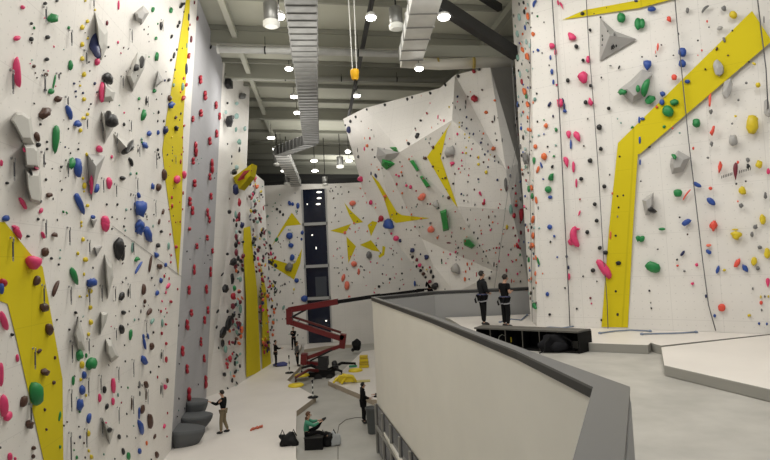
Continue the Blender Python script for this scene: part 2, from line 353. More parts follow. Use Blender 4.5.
# ------------------------------------------------------------------ holds read off the walls:  x y w h [angle] colour [shape]
S = 130/498
TILES = [
(0,0,S,"""87,28,14,18,-30,p;173,13,12,14,k;218,3,14,10,k;200,68,36,40,15,g,j;120,90,10,12,k;131,107,8,12,g;66,146,28,18,p;120,150,15,18,k;182,143,18,16,k;
68,277,32,118,-6,p,c;263,106,9,14,g;179,227,16,16,k;130,254,12,14,n;176,286,14,16,n;232,281,8,8,k;270,250,16,42,g;208,312,7,60,12,g;196,350,24,20,35,g;173,345,10,12,k;
222,378,26,30,20,n,j;171,432,32,50,40,n,j;327,3,y;335,82,12,16,y;315,105,14,22,y;336,147,8,10,y;315,170,14,20,y;315,225,14,20,y;322,285,14,22,y;307,328,8,10,y;322,380,14,18,y;335,438,12,14,y;320,452,18,12,y;
370,140,42,140,-18,d,l;372,237,18,30,p;413,180,8,10,k;284,320,d;290,350,d;291,370,7,8,d;318,356,d;363,320,9,14,d;372,353,7,8,k;348,398,7,8,k;340,418,7,8,k;413,303,30,56,-28,k,l;398,355,22,76,4,p;
265,430,18,66,-20,b;413,445,38,36,k;454,20,7,40,p;452,162,7,12,p;410,88,8,22,m;364,38,8,10,y"""),
(0,110,S,"""171,12,34,40,40,n,j;155,55,9,10,k;142,103,18,42,-15,n;147,133,16,20,k;180,122,9,10,k;180,149,9,11,k;213,110,24,120,3,g,l;268,18,20,50,-15,b;296,52,28,28,b,j;320,30,11,14,y;336,14,10,12,y;308,78,13,18,y;
413,40,44,60,-20,k;475,55,9,16,k;380,150,22,32,-20,p;250,142,6,8,d;476,10,6,9,p;93,152,12,12,p;140,222,10,16,p;117,238,18,22,k;171,205,9,12,k;5,203,10,26,p;27,280,13,12,k;176,267,9,12,k;189,326,26,22,n,j;88,358,16,56,-32,p;
22,415,24,26,b;157,386,13,24,20,p;60,450,36,16,-20,p;146,418,10,12,k;300,150,k;272,205,24,50,15,g,j;298,220,26,76,b,j;234,218,9,12,k;237,305,7,9,k;335,170,12,16,y;350,288,14,80,3,p;370,300,18,36,15,b;
323,290,13,26,y;418,280,20,50,p,l;428,180,9,14,p;305,358,22,104,-24,b,l;335,366,12,14,y;243,390,8,12,-30,g;256,394,6,12,-30,g;312,430,9,13,y;312,444,8,11,y;356,410,18,16,b;403,432,28,60,-6,p,l;
409,362,8,10,k;450,362,8,12,k;484,382,8,12,t;484,148,30,54,55,k,c;470,262,30,18,-10,k,l;495,188,8,14,k;318,262,8,12,y;430,410,7,8,k;475,446,8,10,k;262,72,6,8,k;200,225,5,6,k;322,312,7,9,y;157,350,8,8,k;270,165,6,8,k"""),
(0,220,S,"""66,48,22,70,-28,p,j;107,62,12,12,k;165,58,12,30,-25,p;209,56,24,20,n,j;172,122,24,40,5,n;197,147,10,12,k;225,170,8,10,k;231,115,6,8,t;230,145,7,9,t;127,163,62,56,p,l;140,232,24,42,18,n;214,262,20,66,22,n,c;
284,216,22,76,-22,g,l;318,75,12,18,y;312,18,9,14,y;298,128,10,16,y;327,152,18,20,y;322,208,8,14,y;305,293,8,10,y;352,240,42,38,b,j;346,272,16,20,y;334,290,8,10,y;346,335,13,20,y;348,392,15,22,y;339,438,10,16,y;
403,22,28,52,-6,p,l;454,110,38,90,k,l;429,34,6,8,k;480,40,7,9,t;480,100,6,8,k;466,292,18,36,20,k;473,355,22,18,k,l;466,418,20,38,-10,k;483,222,7,9,e;12,240,26,34,-20,r;6,262,26,44,b,c;14,385,22,84,-22,p;168,336,32,36,n,j;188,418,28,52,-4,n;
46,439,12,14,k;290,355,11,14,-40,k;266,420,9,10,k;218,382,7,8,k;310,388,6,7,k;18,2,40,8,k;148,2,6,5,k;420,455,8,8,k;495,350,6,8,k"""),
(0,340,S,"""66,70,11,32,-6,p;4,130,16,100,p;14,252,28,90,-4,p;30,292,24,46,30,p;150,42,14,22,40,n;210,68,10,16,n;172,124,36,34,n,j;206,163,13,18,20,n;139,208,46,92,-4,g;91,235,22,46,14,n;171,267,10,14,n;112,324,28,40,10,n,j;
177,343,10,12,n;228,292,9,40,10,g;229,410,9,14,g;129,414,15,18,20,n;127,446,12,18,n;38,448,16,36,p;58,455,9,14,p;2,412,6,10,k;304,60,26,48,5,g,j;350,95,36,48,20,g,j;314,95,16,30,y;322,134,16,30,b;309,152,9,14,y;
280,156,10,40,g;315,192,20,40,b;330,212,8,12,y;306,250,22,50,5,b,j;306,272,8,16,g;342,300,20,40,10,b,c;337,300,12,20,y;339,358,12,24,y;340,425,9,14,y;350,448,12,18,y;322,395,6,10,n;306,372,8,14,d;
434,175,16,60,-4,p;382,222,12,36,p;433,235,12,32,p;400,190,13,30,k;409,255,12,28,14,k;452,210,7,16,t;480,82,6,9,k;420,345,16,22,30,k;456,371,13,20,k;472,427,12,28,-10,k;492,445,14,30,g;284,422,6,8,g;398,438,7,9,t;
302,332,6,7,k;245,328,6,8,k;490,183,6,9,g;294,450,8,16,g;477,20,6,7,k;330,60,8,20,g;487,368,7,10,e;440,455,5,8,k;285,395,6,8,k;326,450,5,10,k"""),
(120,0,S,"""126,36,13,20,g;195,40,14,24,g,l;236,20,14,24,35,k,j;246,14,8,10,d;157,100,9,34,-5,k;145,91,6,8,g;228,86,8,16,k;222,100,10,16,k;198,140,9,16,20,k;138,147,11,14,g;141,215,14,38,5,g,j;111,218,5,6,g;111,159,4,5,k;218,190,9,10,k;
207,212,9,24,12,k;196,230,12,10,k;56,258,20,28,10,k;83,235,24,42,12,k,j;211,267,6,10,k;187,306,13,13,k;172,308,8,9,d;132,348,16,14,20,g;100,388,6,34,k;73,378,11,14,g;90,440,18,44,10,g,j;190,376,16,26,n;197,402,26,28,b,j;213,450,12,14,n;
233,435,9,10,k;140,380,5,6,k;148,430,8,14,k;205,326,10,16,t;238,185,5,7,k;244,300,10,12,r;254,265,10,50,d;263,65,7,30,d;262,110,6,16,n;256,175,6,24,t;240,332,11,34,t;254,325,12,16,r;263,213,13,26,8,r,j;273,150,9,28,m;268,95,6,10,r;
243,376,20,18,r;294,70,9,18,m;285,10,6,14,m;213,330,8,8,y;232,352,8,10,o;176,275,4,5,k;208,300,5,6,k;160,360,4,5,k;348,180,8,12,k;68,290,4,5,k;40,262,5,6,k;245,45,5,7,k;
308,305,13,36,r,d;326,365,13,44,r,d;310,433,13,36,r,d;368,402,12,32,r,d;381,445,11,32,r,d;279,455,12,26,r,d;420,300,20,30,20,k;421,326,16,16,k;470,368,26,28,-30,e,j;412,395,8,10,k;447,396,12,16,l;432,450,11,18,e;446,445,16,24,l;404,285,6,14,k;405,430,10,16,l"""),
(120,110,S,"""16,55,7,20,-10,k;88,20,18,40,10,g,j;148,10,7,12,k;82,10,5,8,k;112,90,18,22,b;96,135,20,28,-20,b,j;83,112,9,12,t;84,123,7,9,g;146,86,10,20,b;174,78,18,36,d,j;168,42,7,12,k;145,42,6,10,k;213,30,14,16,n;216,70,18,24,-20,k,j;228,38,5,7,k;
198,104,9,9,y;201,142,5,6,k;201,155,5,6,k;200,166,5,6,k;200,193,5,10,k;236,18,6,8,r;246,60,13,9,r;239,105,6,10,r;235,170,6,10,r;242,160,5,7,r;232,198,7,20,r;240,145,5,7,r;246,248,18,34,p,l;218,266,26,34,p;
170,248,18,48,-5,n;148,295,20,34,n;125,292,13,28,b,j;145,152,9,14,k;148,170,6,12,k;151,182,6,10,k;30,140,26,50,38,k,c;43,200,13,38,-18,k;10,263,28,16,k,l;41,245,9,13,t;64,243,8,10,g;69,155,5,16,k;72,327,12,26,-20,b;
78,375,44,70,b,j;76,440,36,44,b,j;102,455,24,22,b;165,390,10,24,18,n;150,428,9,24,14,n;188,380,5,8,r;198,335,9,14,r;200,368,12,18,r,c;242,318,6,14,r;229,353,5,8,r;204,405,5,6,n;213,430,5,8,r;240,380,5,9,r;
24,383,8,14,t;42,380,6,8,k;42,322,5,8,k;14,445,6,10,k;103,408,6,10,e;127,445,7,12,t;130,400,5,6,k;205,300,5,6,n;230,428,6,10,r;
279,38,14,40,r,d;290,145,12,60,r,d;292,168,10,26,r;280,195,12,34,r,d;344,118,13,34,r,d;370,90,12,34,r,d;382,25,10,36,r,d;310,12,10,28,r,d;352,215,12,70,r,d;344,255,11,34,r,d;285,280,13,36,r,d;348,330,11,34,r,d;
267,350,13,40,r,d;277,385,12,40,r,d;335,392,11,40,r,d;342,420,10,34,r,d;267,455,12,18,r;302,205,5,7,t;312,185,4,5,t;362,260,5,7,e;370,242,4,5,t;296,190,4,5,e;
418,45,28,50,k,v;442,22,9,22,l;444,75,9,20,t;412,130,6,8,k;478,72,12,20,l;457,122,18,24,t,j;457,152,7,22,k,j;428,178,5,12,k;428,205,5,10,k;447,220,14,22,l;438,238,20,24,k;425,240,5,12,x;443,305,22,44,d,j;419,390,14,18,k;
457,355,13,36,r,j;455,410,14,40,m,j;468,440,16,30,d,j;443,400,9,30,t;419,340,5,8,n;436,422,7,16,k;446,440,8,20,k"""),
(120,220,S,"""75,30,28,66,10,b,j;108,58,26,70,-22,b,j;150,5,7,16,n;158,44,12,13,k,j;145,98,16,20,k,j;118,82,6,9,n;140,134,26,16,-50,b,j;175,172,12,18,b;5,115,22,90,-8,k;48,105,10,44,5,t;65,150,18,24,30,g,j;72,182,14,56,34,b,c;
117,168,13,66,10,n,c;152,178,20,22,-40,n;192,55,7,10,r;188,5,5,8,r;186,100,9,30,t;196,135,7,10,r;195,162,8,10,r;215,103,13,16,r;170,215,8,14,r;157,232,13,24,b;122,222,9,9,k;25,222,9,10,t;91,267,16,44,5,n;185,252,12,26,35,p;
176,278,6,14,p;142,280,14,22,18,b;8,292,18,34,14,k;95,312,11,18,n;93,330,8,8,n;14,355,20,16,k,l;112,352,16,36,32,n,j;80,350,5,16,k;157,350,9,12,r;195,313,14,12,r;8,418,18,38,k;56,383,7,12,t;72,380,7,9,e;125,388,16,26,30,t,c;
162,395,9,36,t;176,400,12,10,r;160,434,9,14,r;128,430,9,11,k;40,440,13,44,5,g,l;107,445,8,24,-20,b;90,447,9,20,b;32,278,5,36,k;133,250,4,6,k;175,340,5,8,p;148,345,5,7,k;170,370,5,7,t;30,400,5,8,k;60,330,5,7,k;
221,265,7,10,r;188,225,5,14,r;180,355,5,8,r;
267,40,14,30,r,d;334,68,12,28,r,d;342,8,9,22,r,d;294,100,12,26,r,d;354,118,10,26,r,d;284,190,10,46,r,d;347,198,9,44,r,d;264,268,12,40,r,d;331,265,11,40,r,d;273,355,12,36,r,d;257,402,14,44,r,d;336,345,10,34,r,d;324,383,11,36,r,d;311,455,10,14,r;
257,120,6,8,k;268,150,5,6,k;337,135,5,7,k;324,165,4,5,k;345,152,4,5,k;307,70,5,7,t;268,420,5,8,t;
411,130,12,12,k;392,208,6,20,38,k;434,160,28,34,35,k,v;405,262,24,34,14,k,v;430,225,14,44,k,j;442,175,14,30,m,j;438,262,13,24,g,l;432,292,18,28,r,j;432,330,16,28,m,j;374,350,8,20,28,k;415,395,24,66,14,k,v;395,430,24,50,20,k,v;370,410,8,14,15,k;
466,420,13,34,o;460,445,12,20,o;446,65,12,30,m,j;444,95,13,26,k;445,125,13,30,m;470,20,16,40,d;458,75,14,44,w;443,10,10,22,m;430,385,10,40,k;450,320,9,28,l;462,340,10,36,t;448,400,9,30,m;412,350,9,16,k;445,455,12,14,n"""),
(120,340,S,"""95,15,14,44,-14,b,c;122,24,17,30,n;93,78,24,40,-28,b,j;177,14,11,14,r;178,75,14,24,r,c;117,123,7,12,k;149,102,8,8,k;182,155,10,22,n;173,180,16,20,p,l;144,142,6,12,r;100,172,17,30,-12,n;36,185,8,18,t;75,170,8,30,e;76,205,7,20,e;
100,210,5,40,n;45,245,6,50,n;26,283,6,9,k;86,265,15,38,10,n;73,280,8,50,b;80,335,20,60,-14,b,j;115,312,22,56,n,l;170,330,9,22,20,p;133,370,9,24,22,n;102,395,8,20,o;14,427,14,26,-10,n;40,450,24,30,g,j;75,426,14,22,b;141,440,15,26,n;
5,240,5,8,r;158,60,5,30,k;157,190,5,40,k;182,280,5,10,r;28,370,7,9,t;14,12,5,7,k;5,180,5,7,k;120,458,7,8,k;180,370,5,7,r;60,375,4,6,k;
239,42,13,44,r,d;257,110,12,40,r,d;310,12,10,28,r,d;322,70,10,34,r,d;264,208,14,60,r,d;328,160,12,54,r,d;226,225,6,9,k;248,262,5,8,k;300,170,5,6,k;225,270,5,7,t;
393,12,14,34,k;404,35,13,30,t;420,72,16,28,r,j;440,90,8,22,k;400,132,13,17,k;412,105,9,14,r;430,155,8,20,k;430,195,9,14,d;415,195,7,12,k;408,75,8,10,r;418,10,8,20,r;450,75,8,24,w;424,128,6,18,l;378,30,6,12,k"""),
]
E2 = 0.2609
TILES += [
(230,200,S,"""180,35,10,12,k;192,45,10,12,k;203,56,10,12,k;228,12,14,20,-20,b;240,16,12,16,b;260,22,14,24,b;228,137,28,28,b;277,125,14,18,b;234,174,22,20,b;274,150,9,12,b;282,168,9,20,b;238,220,20,26,b;246,232,12,12,w;225,258,34,38,e,j;255,308,18,20,b;285,378,28,26,b;
178,152,12,18,30,g;165,205,5,8,k;190,285,6,16,30,k;178,350,5,20,20,k;192,352,5,14,20,k;210,322,8,9,k;245,342,8,12,y;180,400,6,12,k;205,412,10,20,20,t;240,395,6,7,k;195,180,5,6,k;160,320,6,8,k;175,415,6,10,k;262,420,7,9,k;
470,12,26,22,s;440,125,12,14,s;475,245,24,22,s;434,298,15,32,15,s;448,328,20,34,s;493,275,10,26,s;408,160,4,5,k;405,55,4,5,k;410,190,4,8,k;425,215,4,5,k;400,260,5,5,k;430,240,4,9,k;455,370,6,9,s;415,330,5,6,k"""),
(330,170,.2826,"""80,115,22,14,-60,s;100,35,10,10,s;55,220,9,10,s;85,188,7,8,s;85,335,18,18,s;107,363,20,20,s;48,380,14,26,12,s;61,410,15,26,s;138,300,22,28,e,v;173,412,10,10,k;212,386,8,9,k;300,402,8,22,b;162,120,4,5,p;140,40,4,5,k;28,85,4,6,k;20,60,4,5,k;
100,32,18,20,p,j;135,115,12,18,p;165,172,18,24,r;188,198,12,16,p;208,225,9,10,p;226,242,20,20,p;248,250,12,14,d,j;292,285,22,16,-60,d,j;342,308,18,18,d,j;320,298,6,8,d;172,182,8,8,r;208,194,36,40,-50,b,l;145,12,5,14,d;162,20,8,18,-20,d;
195,93,12,12,o;255,82,7,9,o;285,60,10,14,p;270,55,9,10,p;236,50,7,12,r;236,155,6,8,k;288,157,6,8,o;325,95,26,28,s,j;357,210,24,26,s,j;322,172,7,7,o;355,188,10,9,e;375,122,22,26,-50,x,l;380,240,9,10,o;420,258,22,5,m;425,298,8,9,p;415,262,6,24,m;
445,290,8,9,p;440,350,22,26,-40,x,l;408,28,10,8,n;420,98,12,14,n;398,30,6,6,k;436,48,9,8,k;300,265,5,5,k;345,120,5,6,k;330,30,4,5,p;350,60,4,6,p;305,130,5,6,t;395,320,5,14,k;410,330,5,6,p;270,210,4,6,k;255,130,4,5,k"""),
(370,200,.2174,"""185,250,5,6,k;195,262,14,16,k;215,275,14,18,m;190,305,10,14,k;218,325,16,18,k,j;235,340,18,20,n,j;228,300,18,20,p;250,330,16,22,r;255,355,14,14,k,j;265,375,22,20,m,j;280,395,40,30,k,j;300,390,30,50,k,j;268,408,16,12,k;242,310,9,12,k;280,330,12,22,k;
290,352,14,20,k;272,340,10,16,n;260,320,8,9,y;205,382,10,26,b;240,365,12,12,w;200,285,9,10,w;275,310,9,12,r;92,362,10,9,k;40,398,15,14,k;147,338,9,9,k;150,365,6,5,k;105,208,4,5,r;75,345,5,6,p;120,340,5,6,p;30,290,4,6,k;60,300,6,4,b;
360,195,34,8,m;362,195,6,34,m;365,250,9,9,p;392,235,12,12,p;397,262,6,7,k;358,270,5,5,k;345,410,6,5,k;430,260,5,16,r;436,365,12,22,o;447,295,9,18,o;418,130,6,14,k;440,330,8,14,o;395,205,5,6,p;330,290,7,8,g;405,320,5,6,k"""),
(340,60,S,"""60,218,9,11,k;103,190,8,10,k;40,235,10,14,k;33,267,16,30,d;36,312,18,36,d;20,250,6,9,k;12,278,5,7,y;15,300,5,7,k;172,172,10,12,k;258,150,10,14,k;276,143,9,12,k;346,127,12,12,k;420,75,11,14,k;452,62,13,14,k;403,95,11,12,k;
333,204,10,9,r;345,165,5,5,p;312,138,5,6,o;338,168,4,5,p;235,226,5,6,k;272,230,9,11,k;309,232,13,8,20,k;207,255,5,18,k;296,290,14,26,38,k,j;262,320,16,12,20,k;288,262,6,8,k;277,245,6,6,k;375,218,5,18,p;398,232,6,12,p;385,230,6,6,p;375,245,4,5,k;
82,235,6,7,n;85,265,5,18,p;97,300,8,20,o;105,328,14,14,o;95,340,9,18,p;115,300,8,14,r;120,268,5,5,k;110,262,4,5,o;130,290,5,14,w;70,370,9,14,e;68,345,5,20,e;80,290,5,9,k;124,343,7,9,n;133,372,7,7,k;148,420,8,8,o;140,445,5,8,k;122,436,5,12,30,k;
186,405,6,6,k;225,445,8,10,p;215,440,8,8,p;235,430,9,9,o;120,400,4,7,o;345,300,6,12,x;325,376,14,13,n,j;357,335,9,16,n;356,408,10,9,n;403,455,9,9,n;420,352,40,48,x,j;430,397,20,16,p,l;385,360,5,7,k;395,375,5,12,k;450,140,9,10,d;450,160,5,6,p;
460,190,7,7,k;468,240,5,8,k;485,262,9,8,d;478,285,6,9,y;483,335,7,9,y;470,355,8,8,p;466,385,6,9,p;467,405,6,8,p;478,300,5,6,k;492,310,4,6,e;432,165,5,7,k;457,240,6,6,y;480,180,4,14,k;490,140,6,8,n;418,180,6,9,y"""),
(430,50,S,"""187,73,14,14,k;168,82,16,16,r;105,100,11,14,k;75,115,10,10,k;58,133,9,12,k;169,187,30,34,r,j;107,180,10,11,d;107,208,9,10,k;137,200,5,18,k;155,160,4,6,o;200,153,9,9,n;248,193,12,10,o;214,238,15,15,o,j;247,262,5,26,k;239,275,10,9,n;117,232,8,9,k;
140,257,8,9,d;127,270,8,8,b;158,266,7,8,k;97,220,5,14,e;112,295,8,8,y;122,290,6,7,k;150,335,7,8,y;105,322,8,12,p;140,298,8,10,r;152,320,5,8,d;166,322,8,9,d;140,372,10,10,y;138,395,9,10,y;205,320,8,9,o;195,355,10,9,d;200,340,7,6,k;222,362,5,10,k;
242,378,20,14,o,j;255,345,8,8,k;250,320,5,10,e;186,412,8,14,y;186,438,12,12,y;222,388,6,10,d;210,400,9,10,d;225,420,5,10,o;247,408,8,9,n;248,425,6,7,d;276,345,5,18,e;120,432,8,8,r;110,455,8,8,p;155,405,6,9,k;205,430,8,9,n;222,448,7,8,d;230,402,5,5,y;
300,450,6,12,r;262,430,6,9,k;200,380,5,8,k;160,380,5,9,p;260,260,4,6,k;190,310,4,5,k;75,340,5,5,p;98,360,4,8,k"""),
(430,170,S,"""215,8,14,18,y,j;185,35,9,8,d;170,75,6,9,n;192,90,24,10,-60,p,j;145,45,6,8,k;148,20,6,8,r;120,92,9,9,d;90,48,7,14,d;88,55,5,6,p;130,118,7,8,k;205,128,16,14,r,j;208,118,8,20,p;225,180,6,14,n;258,38,10,10,d;272,75,7,8,o;240,160,5,6,r;262,145,5,9,r;
308,22,7,14,d;290,55,14,60,e,v;293,70,9,24,m;240,200,9,9,o;228,212,7,8,k;232,230,9,9,p;260,205,5,6,p;295,218,13,20,y,j;310,150,16,40,t,v;330,135,12,14,r;350,172,18,50,r,l;322,175,13,22,r;348,240,8,18,m;335,290,18,24,-30,r,j;340,270,8,16,p;345,300,9,9,r;
345,325,8,10,g;255,298,9,8,r;265,298,6,9,p;243,300,5,6,r;265,350,6,10,p;255,370,5,7,k;300,325,8,8,p;310,305,6,8,k;330,345,8,9,o;293,385,9,16,r;335,398,8,10,p;350,365,7,9,k;312,425,5,18,r;345,390,5,7,n;300,380,6,12,r;280,245,5,6,o;
115,225,8,18,k;144,190,5,12,k;148,212,12,16,w,j;168,240,8,10,k;183,262,8,9,k;190,290,6,8,k;205,312,6,9,k;215,330,6,8,k;222,355,5,8,k;235,390,5,6,k;228,415,11,12,k;245,362,5,20,k;75,325,11,10,r;125,325,14,12,r;92,320,5,6,p;140,355,8,22,o;
160,360,6,12,o;152,378,5,14,r;100,382,40,46,-40,x,l;178,400,5,20,r;150,418,6,6,k;108,298,8,8,k;82,255,6,9,k;200,340,4,5,r;180,320,5,9,p;22,260,6,9,p;60,330,5,8,o;100,345,4,6,k;125,300,4,10,p;130,380,5,7,r;190,215,5,7,n;175,190,4,6,p;95,15,6,10,n"""),
(510,0,S,"""95,14,20,30,25,b,c;184,10,9,22,-10,p;198,22,10,36,-25,p,l;105,62,9,9,g;130,85,6,6,k;138,76,6,6,k;88,130,16,18,-40,o,j;160,177,28,26,-30,p,l;174,200,12,26,p;236,142,40,30,-35,p,l;254,178,18,18,k;307,115,13,14,k;277,52,18,14,k;347,66,9,9,k;
280,231,14,14,k;299,228,18,30,p;280,296,42,50,p,j;222,308,16,18,k;309,328,16,14,k;107,192,14,12,-40,b;123,203,6,7,k;155,220,9,22,b;150,250,5,9,k;160,275,12,24,b;166,314,9,20,b;178,325,9,9,p;192,396,28,42,p,j;208,410,9,36,d;203,385,8,20,-20,d;
151,400,12,24,28,d;290,392,18,18,k;308,392,26,36,-20,p,j;378,415,16,16,k;102,358,8,8,k;95,380,14,18,20,t,j;298,455,8,8,k;350,297,8,8,k;370,30,5,5,k;385,252,12,6,e;418,258,8,16,25,k;426,68,36,38,g;490,92,30,50,g;483,4,18,10,d;400,130,12,12,e;
68,62,12,26,o;55,45,10,20,k;35,65,13,28,l;60,105,8,22,b;48,190,14,18,o,j;28,130,12,26,l;65,216,18,24,o,j;30,220,12,22,t;62,160,9,20,l;75,175,9,18,l;12,185,7,14,k;18,245,7,12,k;45,313,11,20,r;38,285,10,24,l;55,350,18,24,o;62,370,9,20,g;68,400,20,24,o,j;
30,400,8,26,b;30,430,9,14,n;20,300,6,9,b;65,270,14,10,25,t;68,450,9,16,o;78,335,8,9,k;52,10,9,14,k;35,15,6,12,k;14,60,6,14,e;20,100,6,12,t;8,235,5,9,r;14,280,6,14,l;24,355,6,12,l;45,245,6,10,k;75,240,6,8,k;80,105,6,7,k;68,18,6,14,l;36,165,6,9,b;
20,330,6,9,k;42,440,8,14,l;25,455,6,12,k;182,322,5,6,p;165,445,8,12,d;322,52,7,5,n;412,455,6,8,t;430,352,34,26,g,j;490,340,20,30,g;275,312,6,5,k;395,180,22,16,k,c"""),
(640,0,S,"""45,35,36,22,5,b;8,90,24,40,g;111,73,22,26,r,j;182,40,15,24,e;250,35,20,40,45,e,c;257,82,8,12,r;264,104,8,8,e;321,32,22,24,-20,e,j;307,108,26,20,x,j;357,57,34,30,y;354,117,8,8,k;148,130,6,12,k;68,180,9,34,6,r;82,172,7,7,k;62,215,7,8,k;
222,155,8,8,k;322,152,12,24,-20,e;294,187,9,16,20,n;237,193,8,10,r;222,212,5,6,r;250,265,8,8,k;337,212,10,6,n;28,250,36,42,b,l;162,200,34,36,b;162,243,32,32,b;128,212,8,6,k;131,296,24,24,r;181,312,24,16,b;87,360,24,22,b;84,392,22,24,b;64,410,12,12,r;
132,392,36,28,g,j;106,425,44,44,g;10,455,20,12,b;38,382,46,34,35,g,v;417,237,9,7,k;437,244,18,10,-30,y;407,318,12,10,e;452,325,24,22,y,j;377,383,10,10,e;268,385,13,60,r,j;272,428,18,20,e,j;366,445,12,10,y;434,455,44,24,y;216,458,20,8,g;
300,262,42,66,-20,x,v;335,340,42,84,10,x,v;485,412,26,70,x,v;14,335,34,70,15,g,c;8,218,9,7,k;475,75,6,30,e;60,200,4,16,r"""),
(510,110,S,"""210,4,16,14,b;297,33,9,8,k;378,0,12,8,k;342,66,24,24,k;138,60,20,22,o,j;105,44,7,9,k;130,38,8,7,g;176,76,14,20,g,j;130,92,8,8,b;110,97,10,9,l;225,95,22,34,-5,p,l;258,102,26,46,-28,p,l;233,132,9,40,b;283,138,8,8,k;144,140,8,8,k;175,135,8,9,t;
168,177,12,9,30,g;130,178,24,30,o;348,149,17,17,k;412,35,9,8,t;425,50,8,8,t;468,66,14,10,30,g;307,194,22,20,k;216,200,22,44,-12,p,l;243,218,13,44,p;162,217,11,16,30,k;120,212,9,30,-20,b,j;158,256,28,34,30,g,j;146,305,28,28,g;154,334,18,14,b;127,265,8,8,b;
152,160,5,6,b;97,140,16,20,o;92,195,14,30,g,l;107,228,14,30,20,o,j;82,298,13,24,o;72,303,12,28,g;85,330,12,24,g;100,345,11,30,-10,o;108,375,6,14,e;273,264,18,16,k;254,280,9,36,p;382,248,7,8,k;361,293,18,17,k;268,342,8,8,r;325,361,17,16,k;
266,395,8,24,20,p;332,424,17,17,k;256,456,26,10,p;392,320,8,12,o;412,330,8,10,k;434,327,8,8,k;416,373,9,9,k;412,408,7,10,e;420,178,9,8,k;152,448,20,20,30,b;88,420,13,36,14,o;87,398,8,9,k;112,452,9,9,l;82,450,9,14,k;495,38,10,30,b;497,115,10,30,b;498,200,9,26,b;
74,75,20,18,30,o,j;45,70,10,18,b;70,30,9,20,l;40,15,10,14,k;20,60,6,14,k;50,105,8,18,k;58,150,8,14,l;78,120,6,10,k;40,140,8,20,e;58,185,26,44,e,v;45,175,9,14,k;60,218,9,18,t;75,170,7,9,k;30,95,7,12,r;70,240,8,10,k;48,245,8,14,n;38,275,7,10,b;62,270,8,12,r;47,400,20,48,r,l;
58,330,9,12,b;55,370,8,14,p;40,340,8,14,e;22,320,7,12,r;24,350,7,9,o;18,395,7,10,k;60,440,8,14,d;40,430,6,12,m;20,290,5,8,r;10,300,6,8,k;5,250,6,8,r"""),
(510,220,S,"""253,64,60,80,-10,p,c;238,82,40,30,30,p;296,47,16,17,k;332,4,16,12,k;385,58,9,34,5,o;405,60,10,9,k;151,26,16,22,35,b,j;170,62,11,14,-30,b,j;155,84,9,12,k;181,142,9,8,b;217,140,10,12,d;224,182,9,16,d;225,217,14,28,p;211,261,8,8,k;
143,284,15,18,b;344,107,17,16,k;366,125,20,18,k;318,193,20,18,k;361,187,36,92,-38,p;280,216,8,8,k;333,235,7,8,k;415,165,22,17,k;405,273,10,11,k;412,362,10,12,k;350,383,9,10,k;308,299,10,9,m;312,320,7,8,p;256,340,9,9,k;152,362,11,11,k;
490,72,20,26,g,l;3,232,9,9,k;88,60,13,28,o;85,98,22,24,o,j;108,158,9,34,-20,g;72,152,10,24,g;100,145,8,24,-20,o;97,205,8,20,o;82,225,8,16,o;65,280,10,26,o;80,280,8,16,k;78,300,6,14,n;94,330,18,28,-30,g,l;100,318,6,12,k;125,205,5,8,o;65,140,7,10,k;
75,185,6,12,o;90,130,7,9,d;78,110,6,12,k;85,20,9,12,k;95,30,7,12,l;108,30,6,9,k;70,40,8,14,r;100,240,7,12,o;90,262,6,10,k;75,325,5,12,k;110,175,6,10,b;30,90,10,22,-25,r;12,30,8,12,r;20,60,8,9,m;35,125,8,9,p;45,165,6,9,k;10,160,7,9,p;18,100,6,12,o;35,205,6,10,n;5,120,6,8,k;15,235,6,9,o;40,235,7,9,k"""),
(640,110,S,"""108,6,46,44,g;8,38,18,20,b;2,115,16,36,b;5,205,12,34,-20,b;216,50,34,36,g,j;92,64,14,12,30,g;125,70,9,9,r;36,142,14,9,20,k;152,88,9,8,t;278,80,20,44,15,r,j;272,8,16,20,e;353,52,10,9,e;366,22,10,9,y;430,55,50,76,y;356,115,38,50,x,j;
274,130,15,24,e,j;204,147,10,13,r;3,273,8,6,k;136,182,26,22,30,g,j;145,318,36,30,g;179,325,13,52,36,r,c;219,286,38,18,-28,b;306,218,20,52,6,r,j;366,235,20,70,m,l;375,200,10,14,r;414,192,18,20,e,j;414,215,20,22,k,j;457,208,32,34,y,j;492,235,16,26,p;
260,183,12,9,e;270,300,16,15,r;272,350,42,24,-42,b;369,283,10,9,k;405,273,9,9,k;391,309,30,34,-20,y,j;480,328,16,30,e,j;388,366,20,22,e,j;375,350,8,9,s;470,420,26,44,-10,y;442,448,20,20,e,j;178,430,42,22,30,b;152,411,9,8,k;283,440,34,36,20,r,j;365,458,28,8,y;
84,456,28,12,g;40,382,34,24,k,j;495,10,30,36,x,v"""),
(640,220,S,"""7,72,22,28,30,g;86,43,34,32,-20,g,j;178,12,40,28,30,b;282,22,30,44,12,r,j;368,58,48,36,y,j;443,28,16,24,e,j;470,8,26,20,y;429,55,14,22,e;459,105,20,15,e,j;487,128,26,44,y;437,158,24,38,10,y;451,185,18,18,e;50,180,66,42,-20,g;163,128,12,28,38,d;
263,97,22,12,s;263,122,26,16,-30,b,j;298,190,14,34,18,b;323,192,14,11,y,j;373,165,20,42,30,r,j;403,185,22,38,-35,b,j;217,172,14,15,p;144,175,11,9,r;142,152,9,9,k;170,196,11,9,e;68,112,8,6,k;182,55,8,8,n;201,244,16,12,p,j;253,292,10,14,d;313,335,30,30,r;
286,367,12,14,b;36,271,9,9,k;41,317,6,6,k;43,338,7,10,k;490,240,18,40,p,l;432,263,8,12,e;463,295,8,14,y;478,293,8,12,e;492,293,8,12,y;464,317,14,16,r;466,345,7,12,e;418,366,14,12,y;456,397,9,12,b;486,398,9,12,b"""),
]
